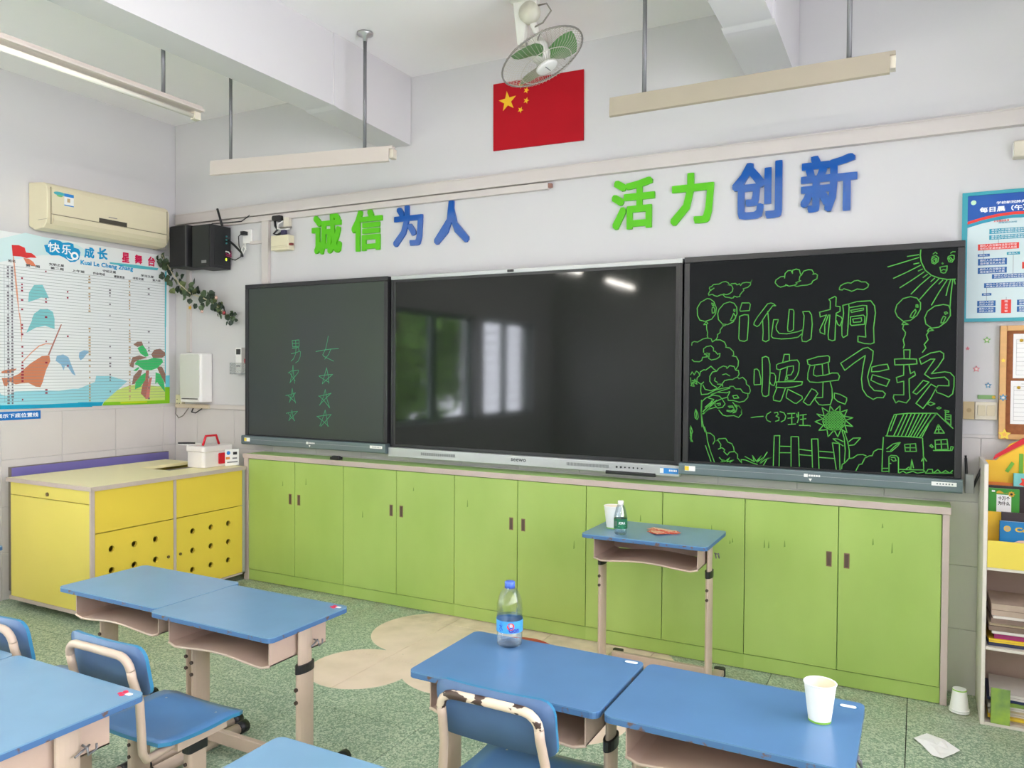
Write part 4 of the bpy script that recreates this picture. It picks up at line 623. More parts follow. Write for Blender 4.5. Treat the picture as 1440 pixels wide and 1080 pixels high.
mb = MB(); text(mb, '↑展示下底位置线', 'x', -.31, -.015, .014, .043, .0036, wp, .02); mb.build('lettering', t, kind='stuff')

# ================================================================ air conditioner on the left wall
acm = mat('yellowed_cream_plastic', S(224, 214, 184), .4, var=.03)
t = thing('air_conditioner', 'cream split air conditioner high on the left wall above the poster', 'air conditioner', (0, -.67, 2.395)); ay = -.67
prof = [(.0, .03), (.0, .315), (.155, .300), (.185, .285), (.2, .255), (.2, .07), (.185, .035), (.15, .008), (.06, 0)]
prof = [(a, b_) for a, b_ in prof]
MB().prism(prof, 'y', -1.13-ay, -.212-ay, acm).build('casing', t, bevel=.006)
MB().rbox(-1.115-ay, -.222-ay, .0935, .272, .2, .206, .008, acm).build('x_skip') if False else None
pn = MB().box(.198, .204, -1.10-ay, -.235-ay, .098, .262, acm); pn.build('front_panel', t, bevel=.003)
fl = MB().prism([(.204, .092), (.206, .06), (.19, .032), (.186, .034), (.198, .062), (.198, .092)], 'y', -1.09-ay, -.25-ay, acm); fl.build('louver_flap', t, label='long louver flap under the front panel')
sm_ = mat('shadow_seam', S(140, 130, 108), .7)
MB().box(.2006, .2050, -1.105-ay, -.232-ay, .0945, .0972, sm_).box(.1995, .2042, -1.108-ay, -1.104-ay, .03, .27, sm_).box(.1995, .2042, -.233-ay, -.230-ay, .03, .27, sm_).box(.1, .2, -1.131-ay, -1.1302-ay, .06, .062, sm_).build('seam_line', t, kind='stuff')
MB().box(.2035, .2055, -.775-ay, -.565-ay, .098, .128, mat('dark_display_strip', S(70, 66, 58), .2)).build('display_window', t)
mb = MB().box(.2042, .2052, -1.02-ay, -.955-ay, .165, .245, lab_w).box(.2053, .2056, -1.02-ay, -.955-ay, .225, .245, lab_b).box(.2053, .2056, -1.0-ay, -.98-ay, .19, .215, ob).box(.2053, .2056, -1.02-ay, -.955-ay, .165, .172, lab_b)
mb.build('energy_label', t)
mb = MB().prism([(-1.095-ay+.045+.04*math.cos(k*PI/8), .236+.012*math.sin(k*PI/8)) for k in range(16)], 'x', .2042, .205, mat('teal_logo_print', S(70, 170, 180), .5)).prism([(-1.05-ay+.02*math.cos(k*PI/8), .222+.007*math.sin(k*PI/8)) for k in range(16)], 'x', .205, .2055, mat('leaf_logo_print', S(120, 190, 120), .5))
mb.box(.2042, .2047, -.705-ay, -.64-ay, .142, .147, gp); mb.build('badge', t)
MB().box(.01, .12, -.215-ay, -.17-ay, .0, .07, mat('grey_pipe_wrap', S(170, 164, 156), .8)).build('pipe_cover', t, bevel=.01)

# ================================================================ speakers, socket, junction box on the front wall
t = thing('wall_speaker', 'black loudspeaker box in the corner, left of the pair', 'speaker', (.282, -.11, 2.252))
MB().rbox(-.092, .092, -.085, .103, 0, .308, .004, black_matte).build('cabinet', t)
MB().box(-.086, .078, -.094, -.085, .006, .302, mat('dark_grille_cloth', S(26, 26, 28), .85, bump=.2, bscale=400)).build('grille', t)
MB().box(.078, .092, -.0935, -.085, .0, .308, mat('grey_front_strip', S(62, 62, 64), .5)).build('trim_strip', t)
t = thing('wall_speaker', 'black loudspeaker box with side knobs and cables, right of the pair', 'speaker', (.528, -.11, 2.235))
MB().rbox(-.094, .092, -.085, .103, 0, .312, .004, black_matte).build('cabinet', t)
MB().box(-.088, .086, -.095, -.085, .006, .306, mat('charcoal_grille', S(40, 42, 40), .8, bump=.2, bscale=400)).build('grille', t)
MB().box(.01, .06, -.0965, -.095, .03, .05, mat('silver_badge', S(150, 150, 148), .3, metal=.5)).build('badge', t)
pb = MB().box(.092, .0945, -.05, .095, .02, .3, mat('amplifier_plate', S(30, 32, 34), .4)); pb = pb.build('amplifier_plate', t)
kb = mat('teal_knob', S(60, 130, 130), .4); mg = mat('magenta_cable', S(150, 50, 90), .5)
for z in (.19, .215, .24): MB().prism([(.055+.006*math.cos(k*PI/5), z+.006*math.sin(k*PI/5)) for k in range(10)], 'x', .0945, .104, kb).build('knob', pb)
MB().tube([(.096, .05, .13), (.115, .06, .125), (.1, .09, .11)], .005, white_m, 6).build('white_plug', pb)
MB().tube([(.096, .05, .115), (.12, .07, .1), (.1, .09, .12)], .005, mg, 6).tube([(.096, .05, .1), (.12, .08, .09), (.1, .095, .14)], .004, mg, 6).build('cable', pb)
MB().prism([(.055+.007*math.cos(k*PI/5), .07+.011*math.sin(k*PI/5)) for k in range(10)], 'x', .0945, .098, mat('lime_led', S(190, 220, 60), .4, emit=S(190, 220, 60), estr=.4)).build('status_light', pb)
o = MB().tube([(.632, -.10, 2.548), (.608, -.10, 2.61), (.582, -.10, 2.675)], [.009, .008, .009], black, 8).build('antenna_rod'); tag(o, 'black rod antenna sticking up from the right loudspeaker', 'antenna')
t = thing('wall_socket', 'white wall socket with a black plug and looping cables beside the loudspeaker', 'socket', (.79, 0, 2.47))
MB().rbox(-.042, .042, -.05, .05, -.012, .0, .006, white_m, axis='y').build('plate', t) if False else MB().rbox(-.042, .042, -.012, .004, -.05, .05, .006, white_m, axis='y').build('plate', t, bevel=.002)
MB().rbox(-.03, .012, -.05, -.012, .008, .034, .005, black).build('plug', t)
MB().tube([(-.03, -.035, .02), (-.055, -.04, .0), (-.05, -.04, -.07), (-.03, -.035, -.11), (-.045, -.03, -.15), (-.1, -.03, -.17), (-.16, -.05, -.15)], .004, black, 6).tube([(0, -.03, -.05), (.012, -.035, -.09), (-.005, -.04, -.13), (-.03, -.035, -.1), (-.01, -.035, -.07), (.01, -.03, -.10)], .005, white_m, 6).tube([(-.16, -.04, -.02), (-.10, -.04, -.06), (-.03, -.035, -.12), (-.02, -.035, -.15)], .009, black, 6).build('cable', t)
o = MB().tube([(.46, -.06, 2.555), (.47, -.05, 2.585), (.62, -.04, 2.58), (.76, -.035, 2.58), (.84, -.03, 2.62)], .004, black, 6).build('loose_cable'); tag(o, 'thin black cable running above the loudspeakers to the trunking', 'cable')
t = thing('junction_box', 'cream junction box with a black adapter above it, left of the green characters', 'junction box', (1.165, 0, 2.34))
MB().rbox(-.09, .075, -.06, .004, 0, .105, .006, mat('aged_cream_plastic', S(222, 214, 184), .4)).build('body', t, bevel=.003)
MB().box(-.085, .07, -.062, -.06, .028, .030, mat('aged_cream_seam', S(190, 180, 150), .6)).box(-.085, .07, -.062, -.06, .018, .020, mat('aged_cream_seam', (1, 1, 1))).build('lid_seam', t)
MB().box(.075, .10, -.05, -.03, .03, .045, mat('dark_red_switch', S(120, 40, 40), .5)).build('switch', t)
MB().rbox(-.09, -.005, -.05, .004, .215, .25, .012, black, axis='y').build('adapter', t)
MB().tube([(-.08, -.03, .22), (-.075, -.03, .18), (-.05, -.035, .15), (-.09, -.03, .125), (-.05, -.03, .115), (0, -.035, .13)], .009, black, 6).tube([(0, -.03, .21), (-.04, -.04, .19), (-.04, -.045, .155), (.0, -.04, .145), (.06, -.03, .15)], .005, white_m, 6).tube([(-.03, -.03, .165), (.08, -.03, .16)], .006, mat('grey_cable', S(130, 124, 116), .5), 6).build('cable', t)
MB().box(.0, .05, -.03, .004, .16, .235, cream).box(-.01, .03, -.045, -.02, .11, .145, mat('dark_purple_plug', S(50, 46, 80), .5)).build('terminal', t, bevel=.003)

# ================================================================ leafy garland hanging from the air conditioner
leafd = [mat('dark_green_leaf', S(44, 62, 44), .5, var=.3, vscale=30), mat('mid_green_leaf', S(74, 94, 60), .5, var=.25, vscale=30), mat('olive_leaf', S(104, 116, 70), .5, var=.2, vscale=30)]
t = thing('artificial_vine', 'artificial rose vine with dark green leaves hanging in the corner from the air conditioner', 'garland', (.05, -.12, 2.41))
o0 = Vector((.05, -.12, 2.41))
stem = [(.06, -.165, 2.36), (.067, -.13, 2.30), (.11, -.11, 2.22), (.179, -.10, 2.135), (.29, -.09, 2.06), (.40, -.08, 2.03), (.50, -.07, 1.985), (.58, -.06, 1.93), (.66, -.05, 1.88), (.70, -.05, 1.865)]
sp = [Vector(p)-o0 for p in stem]
MB().tube(sp, .005, mat('pale_stem', S(200, 190, 160), .7), 6).build('stem', t)
lmesh = []
for mt in leafd:
    mb = MB(); l, w_ = .042, .023
    mb.add([(0, 0, 0), (l*.35, -w_, .004), (l*.8, -w_*.9, .002), (l*1.25, 0, -.006), (l*.8, w_*.9, .002), (l*.35, w_, .004), (l*.35, 0, -.004), (l*.8, 0, -.006)], [(0, 1, 6), (0, 6, 5), (1, 2, 7, 6), (6, 7, 4, 5), (2, 3, 7), (7, 3, 4)], mt)
    o = mb.build('leaf', t); lmesh.append(o.data); bpy.data.objects.remove(o)
rnd = random.Random(11)
for i in range(110):
    s_ = (i+.5)/110*(len(sp)-1); k = int(s_); p = sp[k].lerp(sp[min(k+1, len(sp)-1)], s_-k)
    spread = .055 if k < 2 else (.075 if k < 6 else .045)
    off = Vector((rnd.uniform(-1, 1)*spread, rnd.uniform(-.05, .04), rnd.uniform(-1, 1)*spread*.8))
    if p.y+off.y > .10: off.y = .0
    o = bpy.data.objects.new('leaf', lmesh[rnd.choice((0, 0, 0, 1, 1, 2))]); C.objects.link(o); o.parent = t
    if (p+off+o0).z > 2.33: off.z = min(off.z, 2.33-(p+o0).z)
    o.location = p+off; o.rotation_euler = (PI/2+rnd.uniform(-.7, .7), rnd.uniform(0, 2*PI), rnd.uniform(-.5, .5)); s2 = rnd.uniform(.75, 1.25)*(1 if k < 7 else .75); o.scale = (s2, s2, s2)
pk = mat('pale_pink_petal', S(228, 190, 176), .6); rdp = mat('faded_red_petal', S(176, 70, 76), .6); ylp = mat('yellow_petal', S(214, 170, 50), .6)
for (x_, z_), mt in (((.58, 2.02), pk), ((.43, 1.925), pk), ((.66, 1.905), rdp), ((.30, 1.955), ylp)):
    mb = MB()
    for k in range(5):
        a = k*2*PI/5; mb.add([(0, 0, 0), (.012*math.cos(a-.5), -.006, .012*math.sin(a-.5)), (.02*math.cos(a), -.012, .02*math.sin(a)), (.012*math.cos(a+.5), -.006, .012*math.sin(a+.5))], [(0, 1, 2, 3)], mt)
    mb.lathe([(.0, 0), (.009, .004), (.010, .014), (.0, .02)], mt, n=8, M=Matrix.Rotation(PI/2, 4, 'X'))
    o = mb.build('rose', t); o.location = Vector((x_, -.10, z_))-o0

# ================================================================ wall appliances left of the boards
t = thing('wall_air_purifier', 'white slim panel appliance on the front wall near the corner above a cable strip', 'appliance', (.31, 0, 1.24))
MB().rbox(-.12, .11, -.115, .004, 0, .37, .02, white_m).build('body', t, bevel=.008, seg=3)
MB().rbox(-.105, .095, .028, .355, -.122, -.115, .012, mat('pale_grey_panel', S(206, 206, 198), .35), axis='y').build('x') if False else None
fp = MB().rbox(-.11, .098, -.119, -.1145, .035, .362, .014, mat('pale_grey_panel', S(208, 208, 200), .35), axis='y').build('front_panel', t)
MB().box(-.09, .085, -.1215, -.119, .022, .03, mat('dark_vent_line', S(96, 92, 88), .6)).build('vent_line', t)
t = thing('power_strip', 'cream cable outlet strip at the corner below the white appliance', 'power strip', (.07, 0, 1.19))
MB().rbox(-.03, .04, -.03, .0, 0, .10, .006, mat('aged_cream_plastic', (1, 1, 1)), axis='y').rbox(-.03, .34, -.034, .0, -.002, .03, .004, mat('beige_strip', S(206, 190, 168), .5), axis='y').build('housing', t, bevel=.002)
MB().box(-.015, -.008, -.0315, -.0295, .03, .036, dark).box(.01, .017, -.0315, -.0295, .03, .036, dark).box(-.015, -.008, -.0315, -.0295, .06, .066, dark).build('outlet', t)
MB().tube([(-.02, -.03, .01), (-.015, -.04, -.05), (.03, -.05, -.08), (.08, -.05, -.06), (.13, -.04, 0)], .004, mat('grey_cable', (1, 1, 1)), 6).tube([(.17, -.03, .0), (.175, -.05, -.03), (.22, -.05, -.035), (.27, -.03, .0)], .005, black, 6).build('cable', t)
t = thing('marker_holder', 'clear wall holder with a remote control box and coloured markers beside the left board', 'holder', (.76, 0, 1.455))
cl = clear('clear_acrylic', (.94, .95, .94), .08)
MB().box(-.1, .1, -.055, -.052, 0, .085, cl).box(-.1, .1, -.004, 0, 0, .14, cl).box(-.1, .1, -.055, 0, 0, .004, cl).box(-.1, -.097, -.055, 0, 0, .085, cl).box(.097, .1, -.055, 0, 0, .085, cl).build('acrylic_box', t)
o = MB().rbox(-.03, .03, -.02, .02, 0, .19, .005, white_m).box(-.022, .022, -.0206, -.02, .14, .18, black).box(-.022, .022, -.0206, -.02, .05, .062, gp).build('remote_control'); o.location = (.74, -.027, 1.4605); tag(o, 'white remote control standing in the clear wall holder', 'remote')
for i, (dx, c, nm) in enumerate(((.035, S(180, 50, 60), 'red'), (.06, S(50, 120, 200), 'blue'), (.083, S(220, 190, 40), 'yellow'))):
    mt = mat('marker_'+nm, c, .4); o = MB().lathe([(.008, 0), (.008, .07)], white_m if nm != 'blue' else mt, n=10).lathe([(.009, .07), (.009, .105), (.005, .11)], mt, n=10).build('marker_pen'); o.location = (.76+dx, -.03, 1.4605); tag(o, nm+' capped marker in the clear wall holder', 'marker')
o = MB().rbox(-.04, .05, -.02, .0, 0, .085, .01, clear('green_tinted_plastic', (.80, .9, .8), .15), axis='y').build('plastic_pocket'); o.location = (.83, -.001, 1.35); tag(o, 'pale green translucent pocket on the wall under the marker holder', 'holder')

# ================================================================ right side of the front wall
teal = mat('teal_poster_frame', S(52, 158, 172), .45); pbl = mat('poster_deep_blue', S(10, 92, 170), .45, col2=S(10, 70, 170), vscale=2); pred = mat('poster_red_block', S(226, 52, 40), .5); pw = mat('poster_pale_ground', S(206, 222, 224), .5)
pteal = mat('poster_teal_block', S(40, 150, 176), .5); pblk = mat('poster_blue_block', S(20, 92, 160), .5)
t = thing('notice_board', 'blue and white flow chart notice board with teal frame, right of the right board', 'notice', (5.355, 0, 1.735)); bx, bz = 5.355, 1.735
MB().box(0, .80, -.012, .0055, 0, .595, pw).build('panel', t)
MB().box(0, .022, -.018, -.0115, 0, .595, teal).box(.022, .78, -.018, -.0115, 0, .016, teal).box(.022, .78, -.018, -.0115, .579, .595, teal).box(.78, .80, -.018, -.0115, 0, .595, teal).build('frame', t)
mb = MB(); arc = [(.022+.756*k/12, .47+.055*math.sin(PI*min(1, .12+.88*k/9))) for k in range(13)]
arc = [(.022, .462), (.08, .478), (.14, .489), (.20, .494), (.30, .49), (.42, .475), (.55, .462), (.778, .46)]
def band(dz0, dz1, y, mt): mb.prism([(u, v+dz0) for u, v in arc]+[(u, v+dz1) for u, v in reversed(arc)], 'y', y-.0004, y, mt)
mb.prism([(u, v) for u, v in arc]+[(.778, .579), (.022, .579)], 'y', -.0126, -.0122, pbl); band(-.013, 0, -.0127, pred); band(-.028, -.013, -.0126, pteal)
mb.disc((.045, .548), .011, 'y', (-.0132, -.0127), mat('mint_logo', S(190, 226, 190), .5), 16)
text(mb, '学校新冠肺炎疫情防控期间', 'y', .135, .36, .532, .545, -.0128, wp, .02); text(mb, '每日晨（午）检流程图', 'y', .070, .40, .499, .524, -.0128, wp, .03)
text(mb, '安全健康教育', 'y', .125, .185, .452, .462, -.0128, pred, .01); text(mb, '防疫知识流程', 'y', .145, .215, .444, .452, -.0128, pteal, .01)
blocks = [(5.464, 5.78, 2.134, 2.157, pteal), (5.464, 5.78, 2.108, 2.128, pteal), (5.420, 5.579, 2.062, 2.090, pred), (5.420, 5.467, 2.033, 2.045, pblk), (5.533, 5.583, 2.035, 2.048, pteal),
          (5.421, 5.534, 1.993, 2.023, pblk), (5.421, 5.534, 1.955, 1.982, pblk), (5.477, 5.80, 1.930, 1.950, pblk), (5.447, 5.80, 1.889, 1.911, pblk), (5.439, 5.476, 1.854, 1.865, pblk),
          (5.421, 5.493, 1.806, 1.831, pblk), (5.421, 5.493, 1.776, 1.801, pblk), (5.515, 5.553, 1.772, 1.833, pred), (5.575, 5.68, 1.806, 1.831, pblk), (5.575, 5.68, 1.776, 1.801, pblk), (5.592, 5.72, 1.97, 2.0, pred)]
for a, b_, c, d, mt in blocks:
    mb.box(a-bx, b_-bx, -.0128, -.0122, c-bz, d-bz, mt)
    if d-c > .04:
        for k, ch in enumerate('隔离观察'): text(mb, ch, 'y', a-bx+.013, b_-bx-.013, d-bz-.013-k*.0145, d-bz-.003-k*.0145, -.0132, wp)
    else:
        n = max(2, int((b_-a)/.013)); s_ = ('晨检人员测量体温登记检查发现异常及时报告学校负责人通知家长接回就医'*2)[:n]
        if d-c > .018:
            h = (d-c)*.36; text(mb, s_, 'y', a-bx+.008, b_-bx-.008, c-bz+(d-c)*.55, c-bz+(d-c)*.55+h, -.0132, wp); text(mb, s_[::-1], 'y', a-bx+.008, b_-bx-.008, c-bz+(d-c)*.1, c-bz+(d-c)*.1+h, -.0132, wp)
        else: text(mb, s_, 'y', a-bx+.006, b_-bx-.006, c-bz+.003, d-bz-.003, -.0132, wp)
for u, a, b_ in ((5.50, 2.09, 2.108), (5.443, 2.045, 2.062), (5.443, 2.023, 2.033), (5.558, 1.95, 2.035), (5.457, 1.865, 1.889), (5.457, 1.831, 1.854), (5.534, 1.833, 1.845)): mb.box(u-bx-.0008, u-bx+.0008, -.0126, -.0122, a-bz, b_-bz, gp)
mb.build('chart_print', t, kind='stuff')
t = thing('cork_board', 'cork pin board with light wooden frame and pinned sheets below the notice board', 'board', (5.512, 0, 1.2))
wd_ = mat('light_wood_frame', S(222, 172, 112), .45, var=.12, vscale=6, stretch=(1, 1, 6)); ck = mat('brown_cork', S(158, 96, 58), .85, var=.25, vscale=60)
MB().box(0, .62, -.012, .0055, 0, .515, ck).build('cork', t)
for a, b_, c, d in ((0, .026, 0, .515), (.594, .62, 0, .515), (.026, .594, 0, .024), (.026, .594, .491, .515)): MB().box(a, b_, -.03, -.0115, c, d, wd_).build('frame_rail', t, bevel=.003)
for i, (a, c, w_, h) in enumerate(((.052, .277, .25, .20), (.045, .07, .24, .195), (.33, .29, .2, .18), (.32, .08, .2, .19))):
    s_ = thing('pinned_sheet', 'white printed timetable sheet pinned to the cork board, '+('upper left', 'lower left', 'upper right', 'lower right')[i], 'paper', (5.512+a, -.0135, 1.2+c), 0, 'sheets on the cork board')
    MB().box(0, w_, -.0012, 0, 0, h, paper_m).build('sheet', s_)
    mb = MB()
    for k in range(9): mb.box(.012, w_-.012, -.0017, -.0012, .015+k*(h-.04)/8, .0158+k*(h-.04)/8, gp)
    for k in range(6): mb.box(.012+k*(w_-.024)/5, .0128+k*(w_-.024)/5, -.0017, -.0012, .015, h-.025, gp)
    text(mb, '一年级课程表', 'y', .04, w_-.04, h-.02, h-.008, -.0018, bk); mb.build('print', s_)
    if i < 2: MB().lathe([(.004, 0), (.007, .004), (.007, .01), (.0, .013)], ylp, n=10, M=Matrix.Translation((.03, -.0015, h-.03)) @ Matrix.Rotation(PI/2, 4, 'X')).build('push_pin', s_)
def sticker(x_, z_, r, c1, c2, label, y=-.0005, pts=5):
    t = thing('star_sticker', label, 'sticker', (x_, y, z_))
    MB().prism(star(0, 0, r, .5, PI/2, pts), 'y', -.003, .0, mat(c1[0], c1[1], .5)).build('outer_star', t)
    MB().prism(star(0, 0, r*.5, .5, PI/2, pts), 'y', -.0042, -.003, mat(c2[0], c2[1], .5)).build('inner_star', t)
gs = ('sticker_green', S(120, 176, 90)); ps = ('sticker_pink', S(212, 120, 130)); bs = ('sticker_blue', S(60, 140, 180)); ws = ('sticker_pale', S(226, 216, 204)); ys_ = ('sticker_yellow', S(240, 216, 80)); os_ = ('sticker_orange', S(240, 180, 90))
sticker(5.463, 1.651, .017, gs, ws, 'green star sticker on the wall below the notice board', .005)
sticker(5.387, 1.613, .010, ps, ps, 'small pink star sticker next to the right board edge', .005); sticker(5.423, 1.518, .016, ps, ws, 'pink star sticker on the wall left of the cork board', .005)
sticker(5.471, 1.443, .015, bs, ws, 'blue star sticker on the wall above the light switch', .005)
sticker(5.527, 1.389, .018, bs, ws, 'blue flower-shaped sticker on the cork board frame', -.0305, 6); sticker(5.535, 1.222, .026, ys_, os_, 'yellow star sticker on the lower corner of the cork board', -.0305); sticker(5.525, 1.557, .010, ys_, ys_, 'small yellow sticker on the left rail of the cork board', -.0305)
t = thing('light_switch', 'cream double light switch on the wall left of the cork board', 'switch', (5.464, 0, 1.285))
MB().rbox(-.044, .044, -.01, .0055, 0, .082, .004, cream, axis='y').build('plate', t, bevel=.002)
for a in (-.034, .003): MB().rbox(a, a+.031, -.014, -.0095, .018, .066, .002, mat('switch_rocker', S(206, 194, 166), .4), axis='y').build('rocker', t, bevel=.001)
t = thing('wall_socket', 'tan blank wall plate between the right board and the light switch', 'socket', (5.396, 0, 1.285))
MB().rbox(-.024, .022, -.008, .0055, 0, .082, .003, mat('tan_plate', S(200, 178, 136), .5), axis='y').build('plate', t, bevel=.002)
MB().disc((0, .042), .01, 'y', (-.009, -.0078), mat('tan_plate_dark', S(176, 152, 112), .5), 12).build('hole_cover', t)
o = MB().box(5.43, 5.50, .001, .0055, 1.38, 1.398, mat('green_paper_strip', S(130, 170, 110), .6)).disc((5.493, 1.389), .007, 'y', (-.0006, .001), ylp, 10).build('paper_strip'); tag(o, 'small green paper strip with a yellow dot above the light switch', 'label')
t = thing('wall_sensor_box', 'small cream box mounted high on the front wall at the far right', 'sensor', (5.60, 0, 2.462))
MB().rbox(-.05, .07, -.06, .004, 0, .075, .012, cream, axis='x').build('body', t, bevel=.004)
MB().box(-.052, -.046, -.05, .0, .008, .068, white_m).build('end_cap', t)

# bookcase
wlam = mat('white_laminate_side', S(222, 214, 204), .45, var=.06); yb = mat('amber_yellow_board', S(236, 188, 44), .4); yb2 = mat('lemon_board', S(226, 204, 84), .4); inn = mat('pinkish_shelf_back', S(196, 172, 160), .6)
t = thing('bookcase', 'children\'s bookcase with yellow display tiers, house-shaped top and open lower shelves', 'bookcase', (5.82, -.17, 0)); ox, oy = 5.82, -.17
for a in (5.440, 6.192): MB().box(a-ox, a+.016-ox, -.33-oy, -.008-oy, 0, 1.115, wlam).build('side_panel', t, bevel=.003)
MB().box(5.457-ox, 6.191-ox, -.02-oy, -.009-oy, .0, .68, inn).build('back_panel', t)
for z, y0, y1 in ((.012, -.325, -.02), (.335, -.325, -.02), (.675, -.325, -.02)): MB().box(5.4565-ox, 6.1915-ox, y0-oy, y1-oy, z-.012, z, wlam).build('shelf', t)
MB().box(5.4565-ox, 6.1915-ox, -.33-oy, -.322-oy, .676, .79, yb2).build('front_rail', t)
MB().box(5.4565-ox, 6.1915-ox, -.238-oy, -.23-oy, .676, .90, yb).build('middle_tier', t)
cxh = 5.82
MB().prism([(5.4565-ox, .676), (6.1915-ox, .676), (6.1915-ox, 1.11), (cxh+.21-ox, 1.11), (cxh-.20-ox, 1.22), (cxh-.21-ox-.06, 1.185), (5.50-ox, 1.11), (5.4565-ox, 1.11)], 'y', -.105-oy, -.095-oy, yb).build('house_back', t)
rr = MB().prism([(5.485-ox, 1.112), (5.495-ox, 1.135), (5.60-ox, 1.215), (5.63-ox, 1.215), (5.78-ox, 1.125), (5.77-ox, 1.105), (5.625-ox, 1.19), (5.60-ox, 1.188)], 'y', -.115-oy, -.1055-oy, red_m); rr.build('red_roof_trim', t)
hb = MB().prism([(5.49-ox, 1.10), (5.61-ox, 1.195), (5.62-ox, 1.195), (5.77-ox, 1.10)], 'y', -.106-oy, -.095-oy, yb).build('gable', t)
gm = mat('green_felt_letters', S(110, 170, 60), .7)
mb = MB().box(5.585-ox, 5.600-ox, -.110-oy, -.106-oy, 1.05, 1.145, gm).prism([(5.533-ox, 1.065), (5.545-ox, 1.058), (5.568-ox, 1.10), (5.557-ox, 1.108)], 'y', -.110-oy, -.106-oy, gm).prism([(5.61-ox, 1.10), (5.62-ox, 1.106), (5.65-ox, 1.065), (5.638-ox, 1.058)], 'y', -.110-oy, -.106-oy, gm)
mb.build('green_character', t, label='green cut-out strokes of a Chinese character')
def book(name, label, loc, w, h, d, cov, rx=0.0, rz=0.0, group='books on the display tiers', deco=None):
    b_ = thing(name, label, 'book', loc, rz, group); b_.rotation_euler = (rx, 0, rz)
    MB().box(.001, w-.001, .001, d-.001, .001, h-.001, paper_m).build('pages', b_)
    MB().box(0, w, 0, .0012, 0, h, cov).box(0, w, d-.0012, d, 0, h, cov).box(0, .0012, 0, d, 0, h, cov).build('cover', b_)
    if deco: mb = MB(); deco(mb); mb.build('cover_print', b_)
    return b_
def deco1(mb):
    mb.box(.03, .085, -.0006, 0, .0, .082, wp); mb.box(.012, .145, -.0008, -.0006, .0, .004, black)
    text(mb, '十万个', 'y', .036, .080, .058, .075, -.0012, bk, .03); text(mb, '为什么', 'y', .036, .080, .036, .053, -.0012, bk, .03)
    mb.prism([(.03+.04*k/6, .094+.006*math.sin(k)) for k in range(7)]+[(.07, .088), (.03, .086)], 'y', -.0008, 0, ylp)
    mb.prism(star(.085, .086, .014, .7, 0, 8), 'y', -.0012, -.0004, ylp); mb.disc((.085, .086), .005, 'y', (-.0016, -.0012), bk, 10); mb.box(.012, .024, -.0008, 0, .092, .10, wp)
gcv = mat('green_book_cover', S(56, 150, 50), .4); bcv = mat('bright_blue_book_cover', S(20, 116, 176), .35); dcv = mat('dark_book_cover', S(52, 40, 44), .45); tcv = mat('teal_book_cover', S(120, 200, 200), .45); ocv = mat('orange_book_cover', S(214, 120, 40), .45)
book('picture_book', 'dark-edged book standing behind the green one on the upper tier', (5.459, -.150, .885), .17, .118, .012, dcv)
book('picture_book', 'orange book peeking out at the back of the upper tier', (5.462, -.128, .90), .12, .115, .01, ocv)
book('picture_book', 'green picture book with a sunflower and black title on the upper tier', (5.468, -.170, .885), .115, .108, .014, gcv, deco=deco1)
book('picture_book', 'teal and green patterned booklet on the upper tier at the right', (5.562, -.135, .90), .12, .16, .01, tcv, deco=lambda mb: mb.prism(star(.05, .12, .03, .6, .3, 6), 'y', -.0006, 0, pred) and None)
book('picture_book', 'dark brown book behind the blue one on the middle tier', (5.51, -.262, .79), .17, .115, .01, dcv)
def deco2(mb):
    mb.disc((.028, .067), .013, 'y', (-.0007, 0), ylp, 14); mb.disc((.028, .067), .009, 'y', (-.0012, -.0007), ob, 14)
    text(mb, 'Coco', 'y', .055, .14, .056, .076, -.0008, ylp, .04); mb.prism([(.03, 0), (.07, .02), (.15, .03), (.15, 0)], 'y', -.0006, 0, pk)
book('picture_book', 'bright blue picture book with yellow lettering on the middle tier', (5.502, -.285, .772), .17, .098, .014, bcv, deco=deco2)
papers = [mat('newsprint_grey_pink', S(186, 164, 148), .8, var=.2, vscale=12), mat('newsprint_brown', S(138, 116, 104), .8, var=.25, vscale=12), mat('white_magazine', S(222, 214, 208), .6, var=.12, vscale=9), mat('cream_pages', S(214, 196, 166), .7, var=.15, vscale=9),
          mat('magenta_magazine', S(160, 36, 110), .5), mat('yellow_magazine', S(226, 190, 50), .5), mat('green_magazine', S(160, 190, 70), .5, col2=S(90, 120, 90), vscale=8), mat('navy_magazine', S(40, 50, 90), .5)]
def stack(z, seq, top, where):
    rnd = random.Random(int(z*1000)); n = len(seq)
    names = ['lowest', 'second lowest', 'third from the bottom', 'fourth from the bottom', 'fifth from the bottom', 'sixth from the bottom', 'seventh from the bottom', 'eighth from the bottom', 'ninth from the bottom', 'tenth from the bottom']
    for i, (h, k, cn) in enumerate(seq):
        o = MB(); a = .0; o.box(0, .30, 0, .235, 0, h-.0006, papers[k]); 
        if h > .012: o.box(.001, .299, -.0008, 0, h*.45, h*.5, papers[1])
        o = o.build('magazine', bevel=.0012, seg=1)
        o.location = (5.462+rnd.uniform(.004, .03), -.316+rnd.uniform(0, .02)+(0 if z > .3 else .012), z+.0004); o.rotation_euler = (0, 0, rnd.uniform(-.05, .05)); z += h
        tag(o, '%s %s, %s in the stack on the %s' % (cn, 'newspaper bundle' if k < 2 else 'magazine', names[i] if i < n-1 else 'topmost', where), 'magazine', 'magazines in the bookcase')
stack(.336, [(.016, 7, 'navy'), (.016, 5, 'yellow'), (.022, 4, 'magenta'), (.012, 2, 'white'), (.020, 1, 'brown'), (.014, 3, 'cream'), (.020, 1, 'brown folded'), (.012, 2, 'white glossy'), (.05, 0, 'thick pinkish grey')], 0, 'middle shelf')
